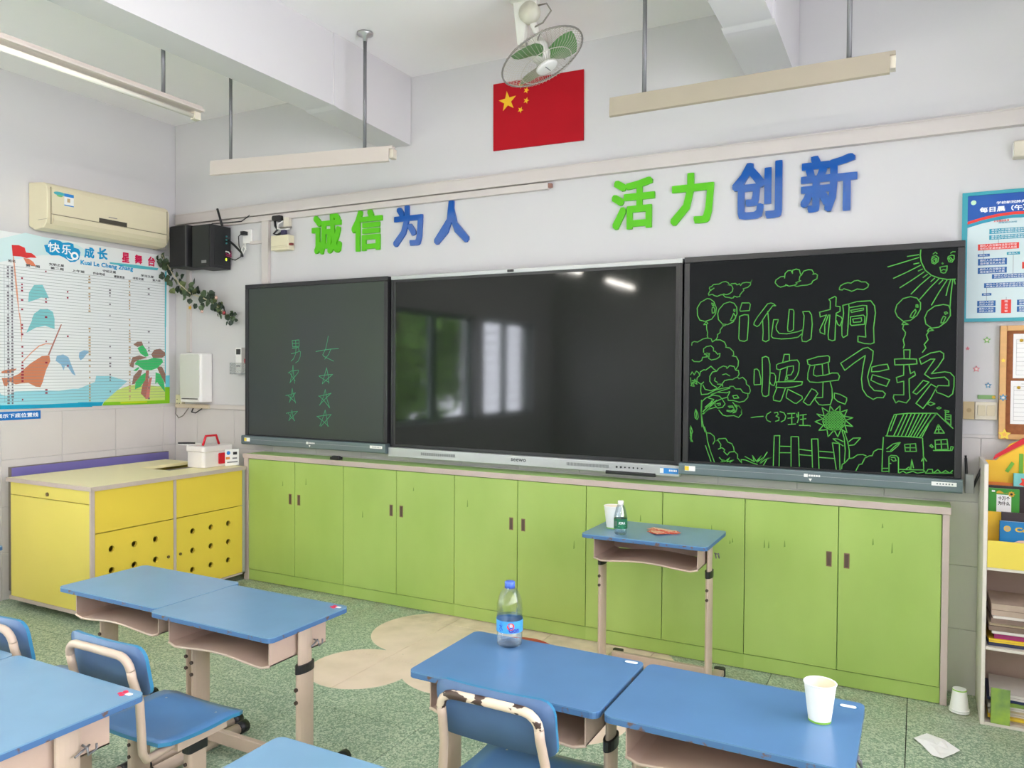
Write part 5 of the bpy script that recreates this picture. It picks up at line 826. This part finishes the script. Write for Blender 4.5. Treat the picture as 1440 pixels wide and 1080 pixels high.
stack(.0125, [(.014, 3, 'cream'), (.012, 5, 'yellow'), (.018, 2, 'white'), (.012, 3, 'pale cream'), (.016, 2, 'thin white'), (.014, 6, 'green'), (.012, 7, 'navy'), (.022, 2, 'pinkish white')], 0, 'bottom shelf')
book('magazine', 'green magazine standing upright before the bottom shelf stack', (5.478, -.327, .0135), .07, .15, .006, papers[6], rx=0.0, group='magazines in the bookcase')['category'] = 'magazine'

# ================================================================ ceiling lamps
lampm = mat('beige_lamp_metal', S(164, 154, 136), .5, var=.04); lampw = mat('pinkish_white_lamp_metal', S(192, 182, 174), .5)
tube_off = mat('unlit_tube_glass', S(232, 228, 216), .25); tube_on = mat('lit_tube', (1, 1, 1), .3, emit=(1, .97, .9), estr=42.0)
def board_lamp(label, c, ang, ln, rods, mt, rodtop=CH):
    t = thing('blackboard_lamp', label, 'lamp', c, ang); h = ln/2
    MB().box(-h, h, -.012, .03, -.016, 0, mt).build('spine', t, bevel=.002)
    MB().prism([(-.012, -.004), (-.016, -.085), (-.012, -.086), (-.004, -.006)], 'x', -h+.0, h-.02, mt).prism([(-.016, -.085), (-.004, -.09), (-.004, -.086), (-.012, -.083)], 'x', -h, h-.02, mt).build('reflector', t)
    MB().tube([(-h+.04, .03, -.045), (h-.04, .03, -.045)], .012, tube_off, 10).build('tube', t)
    for s_ in (-1, 1): MB().box(s_*(h-.03), s_*h, .0, .045, -.065, -.014, cream).build('tube_socket', t)
    for r in rods:
        MB().tube([(r, .009, 0), (r, .009, rodtop-c[2])], .010, steel, 10).build('rod', t)
        MB().lathe([(.045, 0), (.045, -.012), (.015, -.026), (.012, -.05)], chrome, c=(r, .009, rodtop-c[2]), n=16).build('canopy', t)
board_lamp('suspended blackboard lamp to the left, with a slanted beige reflector, below the left beam', (1.985, -.75, 2.745), .19, 1.2, (-.47, .42), lampw)
board_lamp('suspended blackboard lamp to the right, with a beige reflector, above the blue characters', (4.495, -.75, 2.765), 0, 1.19, (-.435, .425), lampm)
def batten(name, label, x_, y0, y1, z, lit, rods, group=None):
    t = thing(name, label, 'lamp', (x_, (y0+y1)/2, z), 0, group); h = (y1-y0)/2
    MB().box(-.035, .035, -h, h, -.03, 0, lampw).box(-.05, -.035, -h, h, -.03, -.018, lampw).box(.035, .05, -h, h, -.03, -.018, lampw).build('housing', t, bevel=.003)
    MB().tube([(0, -h+.035, -.05), (0, h-.035, -.05)], .013, tube_on if lit else tube_off, 10).build('tube', t)
    for s_ in (-1, 1): MB().box(-.018, .018, s_*(h-.035), s_*h, -.068, -.03, cream).build('tube_socket', t)
    for r in rods: MB().tube([(0, r, 0), (0, r, CH-z)], .010, steel, 10).build('rod', t)
batten('batten_lamp', 'suspended single-tube batten lamp at the upper left, running away from the front wall', 1.87, -2.62, -1.36, 2.845, False, (-.38, .42))
for i, (x_, y_, w_) in enumerate(((1.48, -4.9, 'left row, nearer the windows'), (1.48, -6.9, 'left row, at the back wall'), (3.32, -3.9, 'middle row, nearest the desks'), (3.32, -6.0, 'middle row, at the back'), (5.5, -4.9, 'right row, nearer the desks'), (5.5, -6.9, 'right row, at the back wall'))):
    batten('batten_lamp', 'lit suspended batten lamp behind the desks, '+w_, x_, y_, y_+1.2, 2.75, True, (-.4, .4), 'lit lamps at the back of the room')  # only the left back-wall lamp is known; the other five are added fill

# ================================================================ fan
t = thing('ceiling_fan', 'small white caged orbit fan with green blades hanging from the ceiling', 'fan', (3.485, -.62, 3.075))
fw = mat('fan_white', S(222, 220, 212), .4); fg = mat('fan_cage_wire', S(196, 190, 180), .4, metal=.2); fgd = mat('fan_rim_wire', S(140, 136, 130), .4, metal=.3); fbl = mat('green_fan_blade', S(96, 144, 84), .3, var=.1)
ax = Vector((.4432, .0486, -.8954)).normalized()
Q = ax.to_track_quat('Z', 'Y').to_matrix().to_4x4(); R_ = .222
cage = MB().tube([(R_*math.cos(k*2*PI/40), R_*math.sin(k*2*PI/40), 0) for k in range(40)], .005, fgd, 6, closed=True, M=Q)
cage.tube([(R_*.62*math.cos(k*2*PI/30), R_*.62*math.sin(k*2*PI/30), .05) for k in range(30)], .002, fg, 5, closed=True, M=Q)
for side in (1, -1):
    for k in range(56):
        a = 2*PI*k/56; c_, s_ = math.cos(a), math.sin(a)
        cage.tube([(R_*q*c_, R_*q*s_, side*z) for q, z in ((.24, .058), (.5, .054), (.8, .036), (1, 0))], .0011, fg, 3, caps=False, M=Q)
cage.build('cage', t)
MB().lathe([(.0, .066), (.045, .066), (.056, .060), (.058, .052)], white_m, M=Q, n=24, cap=False).build('badge_cap', t, label='white round centre cap')
MB().tube([(-.03, -.002, .068), (.03, .004, .068)], .002, mat('grey_print', (1, 1, 1)), 5, M=Q).build('logo', t)
for k in range(3):
    a = 2*PI*k/3+1.31; mb = MB(); vs = []; fs = []
    for i in range(6):
        for j in range(5):
            rr_ = .035+.155*i/5; wd2 = (.35+.65*math.sin(PI*(i+1.2)/7.2))*.62; an = a+(j/4-.5)*2*wd2*(1 if i else .9); z = .018-.036*(j/4)
            vs.append((rr_*math.cos(an), rr_*math.sin(an), z))
    for i in range(5):
        for j in range(4): q = i*5+j; fs.append((q, q+1, q+6, q+5))
    mb.add(vs, fs, fbl, True, M=Q); mb.build('blade', t)
MB().lathe([(.0, -.10), (.045, -.095), (.055, -.05), (.05, -.01), (.03, .03), (0, .035)], fw, M=Q, n=20).build('motor', t)
top = Vector((3.40, -.66, CH))-Vector((3.485, -.62, 3.075)); mp = ax*-.08
MB().lathe([(.09, 0), (.09, -.02), (.06, -.05), (.02, -.055)], fw, c=top, n=20).build('ceiling_mount', t)
n1 = top+Vector((0, 0, -.05))
a1 = Vector((-.085, .02, .02)); 
MB().prism([(-.05, .03), (.085, .03), (.088, -.04), (.03, -.09), (.015, -.215), (-.02, -.22), (-.032, -.12)], 'y', -.035, .005, fw, M=Matrix.Translation(n1)).build('bracket', t, bevel=.006)
MB().lathe([(.0, -.018), (.012, -.018), (.014, -.024), (.048, -.024), (.052, -.018), (.052, .02), (.0, .024)], mat('fan_gear_housing', S(200, 196, 180), .4), M=Matrix.Translation(n1+Vector((.055, -.045, -.075))) @ Matrix.Rotation(PI/2, 4, 'X'), n=18).build('gear_housing', t)
MB().tube([n1+Vector((.06, -.04, -.10)), mp*.9+Vector((.02, 0, .02)), mp*.5], .018, fw, 10).build('neck', t)
MB().tube([n1+Vector((.08, -.03, -.04)), n1+Vector((.14, -.03, -.04)), n1+Vector((.165, -.03, -.08)), n1+Vector((.12, -.03, -.13)), n1+Vector((.06, -.02, -.14))], .0045, mat('grey_cable', (1, 1, 1)), 6).build('cable', t)
MB().tube([mp, mp+Q.to_3x3() @ Vector((.12, .06, .03)), Q @ Vector((.17, .08, -.01))], .004, fgd, 5).tube([mp, mp+Q.to_3x3() @ Vector((-.12, .06, .03)), Q @ Vector((-.19, .08, -.01))], .004, fgd, 5).build('cage_strut', t)

# ================================================================ desks
def make_desk(label, loc, H, top_m, group, flat_feet=False):
    t = thing('school_desk', label, 'desk', loc, 0, group); w, d = .30, .20
    top = MB().prism(rrect(-w+.001, w-.001, -d, d, .022, 4), 'z', H-.004, H, top_m).prism(rrect(-w+.001, w-.001, -d, d, .022, 4), 'z', H-.019, H-.0041, edge_blue)
    top.build('desktop', t)
    # book box: thin sheet open towards the pupil, curved floor
    x = .25; y0, y1 = -.155, .125; zt = H-.0195; zb = H-.131; th = .004; mb = MB()
    mb.box(-x, -x+th, y0, y1, zb+.012, zt, box_metal).box(x-th, x, y0, y1, zb+.012, zt, box_metal).box(-x+th, x-th, y1-th, y1, zb+.01, zt, box_metal).box(-x+th, x-th, y0, y1, zt-.003, zt, box_metal)
    n = 14; lo = []
    for i in range(n+1):
        u = -1+2*i/n; lo.append((u*x, zb+.012*(1-min(1, (1-abs(u))/.05)) + .016*math.cos(u*PI/2)**2))
    def sheet(yf):
        return [(a, z) for a, z in lo]
    mb.prism(lo+[(a, z+th) for a, z in reversed(lo)], 'y', y0, y1, box_metal)
    mb.tube([(a, y0, z+.002) for a, z in lo], .0045, beige_metal, 6)
    mb.build('book_box', t)
    Hc = H-.165
    for s_ in (-1, 1):
        lx = s_*.264
        lg = MB().prism([(lx+.011*math.cos(k*PI/8), .0+.034*math.sin(k*PI/8)) for k in range(16)], 'z', Hc-.03, H-.021, beige_metal)
        lg.prism([(lx+.015*math.cos(k*PI/8), .0+.042*math.sin(k*PI/8)) for k in range(16)], 'z', .045, Hc-.012, beige_metal)
        lg = lg.build('leg', t)
        MB().prism([(lx+.0175*math.cos(k*PI/8), .0+.045*math.sin(k*PI/8)) for k in range(16)], 'z', Hc-.016, Hc+.014, black).build('collar', lg, label='black plastic collar')
        for z in (Hc-.07, Hc-.115): MB().disc((lx-.0, z), .007, 'y', (-.047, -.040), screw_m, 10).build('screw', lg)
        if flat_feet:
            ft = MB().rbox(lx-.024, lx+.024, -.19, .235, .004, .034, .012, beige_metal).build('foot_bar', t, bevel=.004)
            for yy in (-.195, .24): MB().rbox(lx-.027, lx+.027, yy-.018, yy+.018, 0, .038, .012, black).build('end_cap', ft, label='black rubber end cap')
            continue
        ft = MB().tube([(lx, -.215, .028), (lx, .185, .028)], .022, beige_metal, 10).build('foot_bar', t)
        for yy in (-.235, .205): MB().tube([(lx, yy-.022, .028), (lx, yy+.022, .028)], .025, black, 10).build('end_cap', ft, label='black rubber end cap')
    MB().box(-.25, .25, -.012, .012, .075, .125, beige_metal).build('crossbar', t, bevel=.004)
    hk = MB().tube([(.279, .03, H-.075), (.30, .03, H-.078), (.302, .03, H-.095), (.292, .06, H-.095), (.292, .06, H-.08)], .003, steel, 6).tube([(.279, .05, H-.082), (.295, .0, H-.09)], .003, steel, 6)
    hk.build('bag_hook', t)
    return t
grp = 'blue school desks'
make_desk('blue desk with the water bottle, second from the right in the front row', (4.163, -2.098, 0), .61, desk_blue, grp)
make_desk('blue desk carrying a paper cup, rightmost in the front row', (4.775, -2.10, 0), .61, desk_blue, grp)
make_desk('blue desk nearest the yellow cabinet with its open book box showing', (2.410, -2.058, 0), .61, desk_blue_sheen, grp)
make_desk('blue desk with red sticker on its corner, between the yellow cabinet and the bottle desk', (3.013, -2.095, 0), .61, desk_blue_sheen, grp)
make_desk('pale blue desk at the lower left with red sticker, behind the chair back', (3.033, -2.972, 0), .61, desk_blue_sheen, grp)
make_desk('blue desk cut off at the left frame edge, beside the lower left desk', (2.428, -2.975, 0), .61, desk_blue_sheen, grp)
make_desk('blue desk at the bottom centre, mostly below the frame', (4.128, -2.98, 0), .61, desk_blue_sheen, grp)
make_desk('blue desk at the left frame edge in front of the yellow cabinet, one corner visible', (.885, -2.15, 0), .61, desk_blue_sheen, grp)
# the tall desk before the cabinets
t = make_desk('tall blue desk', (4.075, -.568, 0), .725, mat('grey_blue_laminate_desktop', S(100, 146, 184), .3, var=.1, vscale=5, coat=.25), grp, flat_feet=True)
t['label'] = 'tall blue desk standing alone before the green cabinets, holding a bottle, cup and red cards'
for o in list(t.children):
    if o.name.startswith('crossbar'):
        bpy.data.objects.remove(o)
MB().box(-.25, .25, .10, .125, .02, .075, beige_metal).build('crossbar', t, bevel=.004)
# name stickers on desk corners
def tagx(x_, y_, z, kind, label):
    o = thing('desk_sticker', label, 'sticker', (x_, y_, z))
    if kind == 'cherry':
        mb = MB()
        for a, b_ in ((-.012, .008), (-.014, -.006), (.0, -.012), (-.004, .004)): mb.disc((a, b_), .007, 'z', (0, .0008), mat('cherry_red_print', S(214, 40, 80), .5), 10)
        mb.build('red_dots', o)
    else: MB().prism(rrect(-.026, .026, -.013, .013, .012), 'z', 0, .0004, mat('navy_ring', S(70, 120, 160), .5)).build('ring', o)
    MB().prism(rrect(.004, .024, -.007, .007, .004) if kind == 'cherry' else rrect(-.02, .02, -.008, .008, .007), 'z', .0005, .0012, lab_w).build('white_patch', o)
tagx(3.272, -1.925, .6102, 'cherry', 'red dotted sticker on the corner of the desk left of the cream floor flower')
tagx(3.285, -2.80, .6102, 'cherry', 'red dotted sticker on the corner of the lower left desk')
tagx(4.425, -1.92, .6102, 'plain', 'white sticker on the corner of the bottle desk'); tagx(5.035, -1.94, .6102, 'plain', 'white oval sticker on the corner of the paper cup desk')

# ================================================================ chairs
def make_chair(label, loc, rz, worn):
    bm_ = beige_worn if worn else beige_metal
    t = thing('school_chair', label, 'chair', loc, rz, 'blue school chairs'); w = .185; zs = .375; yb_ = -.165
    # seat: waved plywood
    mb = MB(); n = 10; prof = []
    for i in range(n+1):
        u = i/n; y = yb_+.33*u; z = zs-.010*math.sin(u*PI)-(.020*max(0, (u-.75)/.25)**2)+.006*(1-u)
        prof.append((y, z))
    vs = []; fs = []; m_ = 8
    for k, dz in ((0, 0), (1, -.012)):
        for y, z in prof:
            fr_ = (y-yb_)/.33; half = w*(1-.10*max(0, (.12-fr_)/.12)**2-.12*max(0, (fr_-.9)/.1)**2)
            for j in range(m_+1): u = -1+2*j/m_; vs.append((half*u, y, z+dz-.005*math.cos(u*PI/2)))
    N = (n+1)*(m_+1)
    top_f, bot_f, side_f = [], [], []
    for i in range(n):
        for j in range(m_):
            a = i*(m_+1)+j; top_f.append((a, a+1, a+m_+2, a+m_+1)); bot_f.append((a+N, a+m_+1+N, a+m_+2+N, a+1+N))
    bd = [j for j in range(m_+1)]+[i*(m_+1)+m_ for i in range(1, n+1)]+[n*(m_+1)+j for j in range(m_-1, -1, -1)]+[i*(m_+1) for i in range(n-1, 0, -1)]
    for k in range(len(bd)): a, b_ = bd[k], bd[(k+1) % len(bd)]; side_f.append((a, a+N, b_+N, b_))
    mb.add(vs, top_f+bot_f, chair_blue, True); o_ = len(mb.v)-len(vs); k_ = mb.m(teal_edge)
    for f in side_f: mb.f.append(tuple(i+o_ for i in f)); mb.mi.append(k_); mb.sm.append(False)
    st = mb.build('seat', t)
    for sx_ in (-.12, .12):
        for sy in (-.10, .09): MB().lathe([(.006, 0), (.004, .0025), (0, .003)], chrome, c=(sx_, sy, zs-.004-.010*math.sin((sy-yb_)/.33*PI)), n=8).build('rivet', st)
    # backrest plate, slightly curved, leaning back
    yb2_ = yb_-.025
    def P(u, v, dy): return (.173*u, yb2_-.03*v+.012*u*u+dy, .532+.155*v)
    rr_ = rrect(-1, 1, 0, 1, .001, 1); vs = []; fs = []; cols = 14
    outl = []
    for cxx, cyy, a in ((.80, .2, -PI/2), (.80, .76, 0), (-.80, .76, PI/2), (-.80, .2, PI)):
        for k in range(6): q = a+PI/2*k/5; outl.append((cxx+.2*math.cos(q), cyy+.24*math.sin(q) if cyy > .5 else cyy+.2*math.sin(q)))
    # build plate as columns
    def lim(u):
        au = abs(u)
        if au <= .8: return 0.0, 1.0
        k = math.sqrt(max(0, 1-((au-.8)/.2)**2)); return .18*(1-k), 1-.26*(1-k)
    us = [-1, -.985, -.95, -.89, -.8]+[-.8+1.6*i/8 for i in range(1, 8)]+[.8, .89, .95, .985, 1]
    vv = []
    for dy in (0, -.011):
        for u in us:
            a, b_ = lim(u)
            for q in (0, .5, 1): vv.append(P(u, a+(b_-a)*q, dy))
    nU = len(us); N = nU*3; f1 = []; f2 = []; f3 = []
    for i in range(nU-1):
        for j in range(2):
            a = i*3+j; f1.append((a, a+1, a+4, a+3)); f2.append((a+N, a+3+N, a+4+N, a+1+N))
    bd = [i*3 for i in range(nU)]+[(nU-1)*3+1]+[i*3+2 for i in range(nU-1, -1, -1)]+[1]
    for k in range(len(bd)): a, b_ = bd[k], bd[(k+1) % len(bd)]; f3.append((a, b_, b_+N, a+N))
    mb = MB(); mb.add(vv, f1+f2, chair_back, True); o_ = len(mb.v)-len(vv); k_ = mb.m(teal_edge)
    for f in f3: mb.f.append(tuple(i+o_ for i in f)); mb.mi.append(k_); mb.sm.append(False)
    mb.build('backrest', t)
    # bent tube behind the plate, running down and under the seat
    yt = yb2_-.032
    pth = [(-.115, .07, zs-.032), (-.145, yb_+.02, zs-.034), (-.155, yb_-.03, zs-.03), (-.158, yb_-.045, zs-.005), (-.148, yt+.01, .52), (-.142, yt-.008, .59)]
    arc_ = [(-.142+.042*(1-math.cos(a)), yt-.014-.008*math.sin(a), .618+.042*math.sin(a)) for a in (.05, .35, .7, 1.1, 1.5)]
    full = arc_+[(0, yt-.022, .661)]+[(-x_, y_, z_) for x_, y_, z_ in reversed(arc_)]
    tb = MB().tube(full, .0125, bm_, 10, caps=False)
    for s_ in (1, -1): tb.tube([(s_*x_, y_, z_) for x_, y_, z_ in pth+arc_[:1]], .0125, beige_metal, 10)
    tb.build('back_tube', t, label='bent beige tube behind the backrest')
    for s_ in (-1, 1):
        lx = s_*.135
        MB().box(s_*.105, s_*.16, -.09, .10, zs-.052, zs-.028, beige_metal).build('seat_bracket', t)
        lg = MB().rbox(lx-.017, lx+.017, -.04, .03, .045, zs-.05, .01, beige_metal).build('leg', t)
        MB().rbox(lx-.0195, lx+.0195, -.0435, .0335, zs-.085, zs-.055, .01, black).build('collar', lg)
        for z in (zs-.12, zs-.16): MB().disc((lx, z), .006, 'y', (-.045, -.04), screw_m, 10).build('screw', lg)
        ft = MB().tube([(lx, -.17, .025), (lx, .15, .025)], .019, beige_metal, 10).build('foot_bar', t)
        for yy in (-.185, .165): MB().tube([(lx, yy-.018, .025), (lx, yy+.018, .025)], .022, black, 10).build('end_cap', ft)
    MB().box(-.12, .12, -.02, .01, .07, .11, beige_metal).build('crossbar', t, bevel=.003)
    return t
c1 = make_chair('blue school chair with a beige tube frame between the two left desk rows', (3.035, -2.47, 0), 0, False)
make_chair('blue school chair with chipped paint on its top tube, at the bottle desk', (4.236, -2.235, 0), 0, True)
dup(c1, (2.495, -2.50, 0), .02, 'blue school chair cut off by the left frame edge', 'blue school chairs')

# ================================================================ bottles, cups, cards, tissue
pet = clear('clear_bottle_plastic', (.98, .99, .99), .05, .04); petb = clear('bluish_bottle_plastic', (.80, .90, .95), .14, .08)
t = thing('water_bottle', 'clear plastic water bottle with blue cap and blue label on the front row desk', 'bottle', (4.028, -1.965, .6102))
prof = [(.030, 0), (.036, .004), (.040, .012), (.041, .03), (.0395, .04), (.0425, .05), (.0425, .10), (.0405, .105), (.0425, .115), (.041, .125), (.0415, .135), (.038, .15), (.031, .17), (.02, .186), (.0135, .192), (.0135, .20)]
MB().lathe(prof, pet, n=32).build('body', t)
lb1 = mat('sky_blue_label', S(70, 160, 225), .4, var=.15, vscale=40); MB().lathe([(.0432, .050), (.0432, .088)], lb1, n=32, cap=False).build('label_band', t)
MB().lathe([(.0165, .186), (.0165, .205), (.015, .207), (0, .207)], mat('blue_cap', S(84, 116, 205), .4), n=24).build('cap', t)
MB().lathe([(.0405, .006), (.0405, .012), (.0418, .095), (.0, .0955)], clear('water', (.86, .92, .97), .05, .02), n=24).build('water', t)
def on_cyl(mb, body, r, a0, a1, z0, z1, mt, bold=0, poly=None):
    vs, fs = glyphs(body, bold, 0.0) if body else ([(p[0], p[1], 0) for p in poly], [tuple(range(len(poly)))])
    xs = [v[0] for v in vs]; ys = [v[1] for v in vs]; q = []
    for x_, y_, _ in vs:
        a = a0+(x_-min(xs))/(max(xs)-min(xs))*(a1-a0); z = z0+(y_-min(ys))/(max(ys)-min(ys))*(z1-z0); q.append((r*math.cos(a), r*math.sin(a), z))
    mb.add(q, fs, mt)
mb = MB(); on_cyl(mb, '', .0437, -1.28, -.72, .060, .084, mat('red_peach_print', S(214, 60, 60), .4), poly=[(math.cos(k*PI/8), math.sin(k*PI/8)) for k in range(16)]); on_cyl(mb, '', .0440, -1.08, -.86, .070, .081, mat('pale_peach_print', S(236, 180, 160), .4), poly=[(math.cos(k*PI/8), math.sin(k*PI/8)) for k in range(16)])
on_cyl(mb, 'Gon', .0442, -1.16, -.35, .052, .070, mat('purple_print', S(70, 60, 160), .4), .03); on_cyl(mb, '水', .0438, -1.95, -1.6, .055, .082, mat('deep_blue_print', S(40, 90, 190), .4), .02)
mb.build('label_print', t, kind='stuff')
t = thing('water_bottle', 'small clear water bottle with white cap and green label on the tall desk', 'bottle', (3.947, -.69, .7252))
MB().lathe([(.024, 0), (.029, .006), (.031, .03), (.0305, .04), (.0315, .05), (.0315, .085), (.028, .10), (.021, .128), (.013, .142), (.0125, .15)], petb, n=24).build('body', t)
MB().lathe([(.0322, .03), (.0322, .076)], mat('dark_green_label', S(16, 104, 70), .4), n=24, cap=False).build('label_band', t)
MB().lathe([(.014, .138), (.014, .158), (.012, .160), (0, .160)], white_m, n=18).build('cap', t)
mb = MB(); on_cyl(mb, '纯净水', .0326, -1.5, -.5, .05, .064, wp, .02); on_cyl(mb, '', .0325, -1.5, -.5, .040, .043, wp, poly=[(0, 0), (1, 0), (1, 1), (0, 1)]); on_cyl(mb, '', .0325, -2.2, -1.85, .042, .066, gp, poly=[(0, 0), (1, 0), (1, 1), (0, 1)]); mb.build('label_print', t, kind='stuff')
cupw = mat('white_paper_cup', S(232, 232, 228), .6); cupi = mat('warm_cup_inside', S(228, 218, 196), .6); cupg = mat('cup_green_band', S(134, 190, 60), .5)
def cup(label, loc, s_, flip=False, band='bottom'):
    t = thing('paper_cup', label, 'cup', loc); rb, rt, h = .027, .039, .1
    F = Matrix.Translation((0, 0, h*s_)) @ Matrix.Rotation(PI, 4, 'X') if flip else Matrix()
    S_ = F @ Matrix.Scale(s_, 4)
    MB().lathe([(rb, .0), (rb+.0005, .0045)], cupw, n=28, M=S_, cap=True).lathe([(rb+.0006, .0045), (rt, h-.002)], cupw, n=28, M=S_, cap=False).lathe([(rt-.0015, h-.002), (rb-.0005, .007), (0, .007)], cupi, n=28, M=S_, cap=False).build('wall', t)
    MB().tube([(rt*math.cos(k*2*PI/28), rt*math.sin(k*2*PI/28), h-.002) for k in range(28)], .002, cupw, 6, closed=True, M=S_).build('rolled_rim', t)
    MB().lathe([(rb+.0008, .001), (rb+.0014, .006)], cupg, n=28, M=S_, cap=False).build('green_band', t)
    return t
t = cup('white paper cup with a green base line on the rightmost front row desk', (4.977, -2.065, .6102), 1.0)
t = cup('white paper cup standing behind the small bottle on the tall desk', (3.866, -.575, .7252), 1.12)
t = cup('upside-down white paper cup on the floor between green cabinets and bookcase', (5.367, -.235, .0035), 1.0, True)
MB().tube([(.0395*math.cos(k*2*PI/28), .0395*math.sin(k*2*PI/28), .012) for k in range(28)], .0025, cupw, 6, closed=True).build('second_rim', t)
cards = [(4.105, -.545, .3), (4.115, -.548, .55), (4.12, -.55, .8), (4.125, -.552, 1.05), (4.10, -.54, .05)]
cr = mat('orange_red_card', S(226, 84, 62), .5, col2=S(240, 206, 170), vscale=60, lo=.5, hi=.6); cnm = ['lowest', 'second', 'third', 'fourth', 'topmost']
for i, (x_, y_, a) in enumerate(cards):
    o = MB().rbox(-.09, .04, -.03, .03, 0, .0008, .003, cr).box(-.084, .034, .004, .026, .0008, .0009, mat('cream_card_print', S(236, 210, 170), .6)).box(-.06, .015, -.008, .002, .0009, .001, cr).build('playing_card')
    o.location = (x_+.025, y_, .7254+i*.0016); o.rotation_euler = (0, .0, a-.3); tag(o, 'red and cream card fanned out on the tall desk, %s of the fan' % cnm[i], 'card', 'cards on the tall desk')
pts = [(5.191, -.623), (5.238, -.555), (5.30, -.585), (5.353, -.662), (5.33, -.70), (5.290, -.766), (5.255, -.735), (5.215, -.66)]
mb = MB(); cx_, cy_ = 5.275, -.66; rnd = random.Random(5)
vs = [(x_, y_, rnd.uniform(.001, .012)) for x_, y_ in pts]+[((x_+cx_)/2, (y_+cy_)/2, rnd.uniform(.004, .018)) for x_, y_ in pts]+[(cx_, cy_, .012)]
n = len(pts); fs = [(i, (i+1) % n, n+(i+1) % n, n+i) for i in range(n)]+[(n+i, n+(i+1) % n, 2*n) for i in range(n)]
mb.add(vs, [f[::-1] if False else f for f in fs], paper_m); o = mb.build('paper_tissue'); sd_ = o.modifiers.new('thick', 'SOLIDIFY'); sd_.thickness = .001; sd_.offset = 1
tag(o, 'crumpled white tissue lying on the green floor at the lower right', 'tissue')
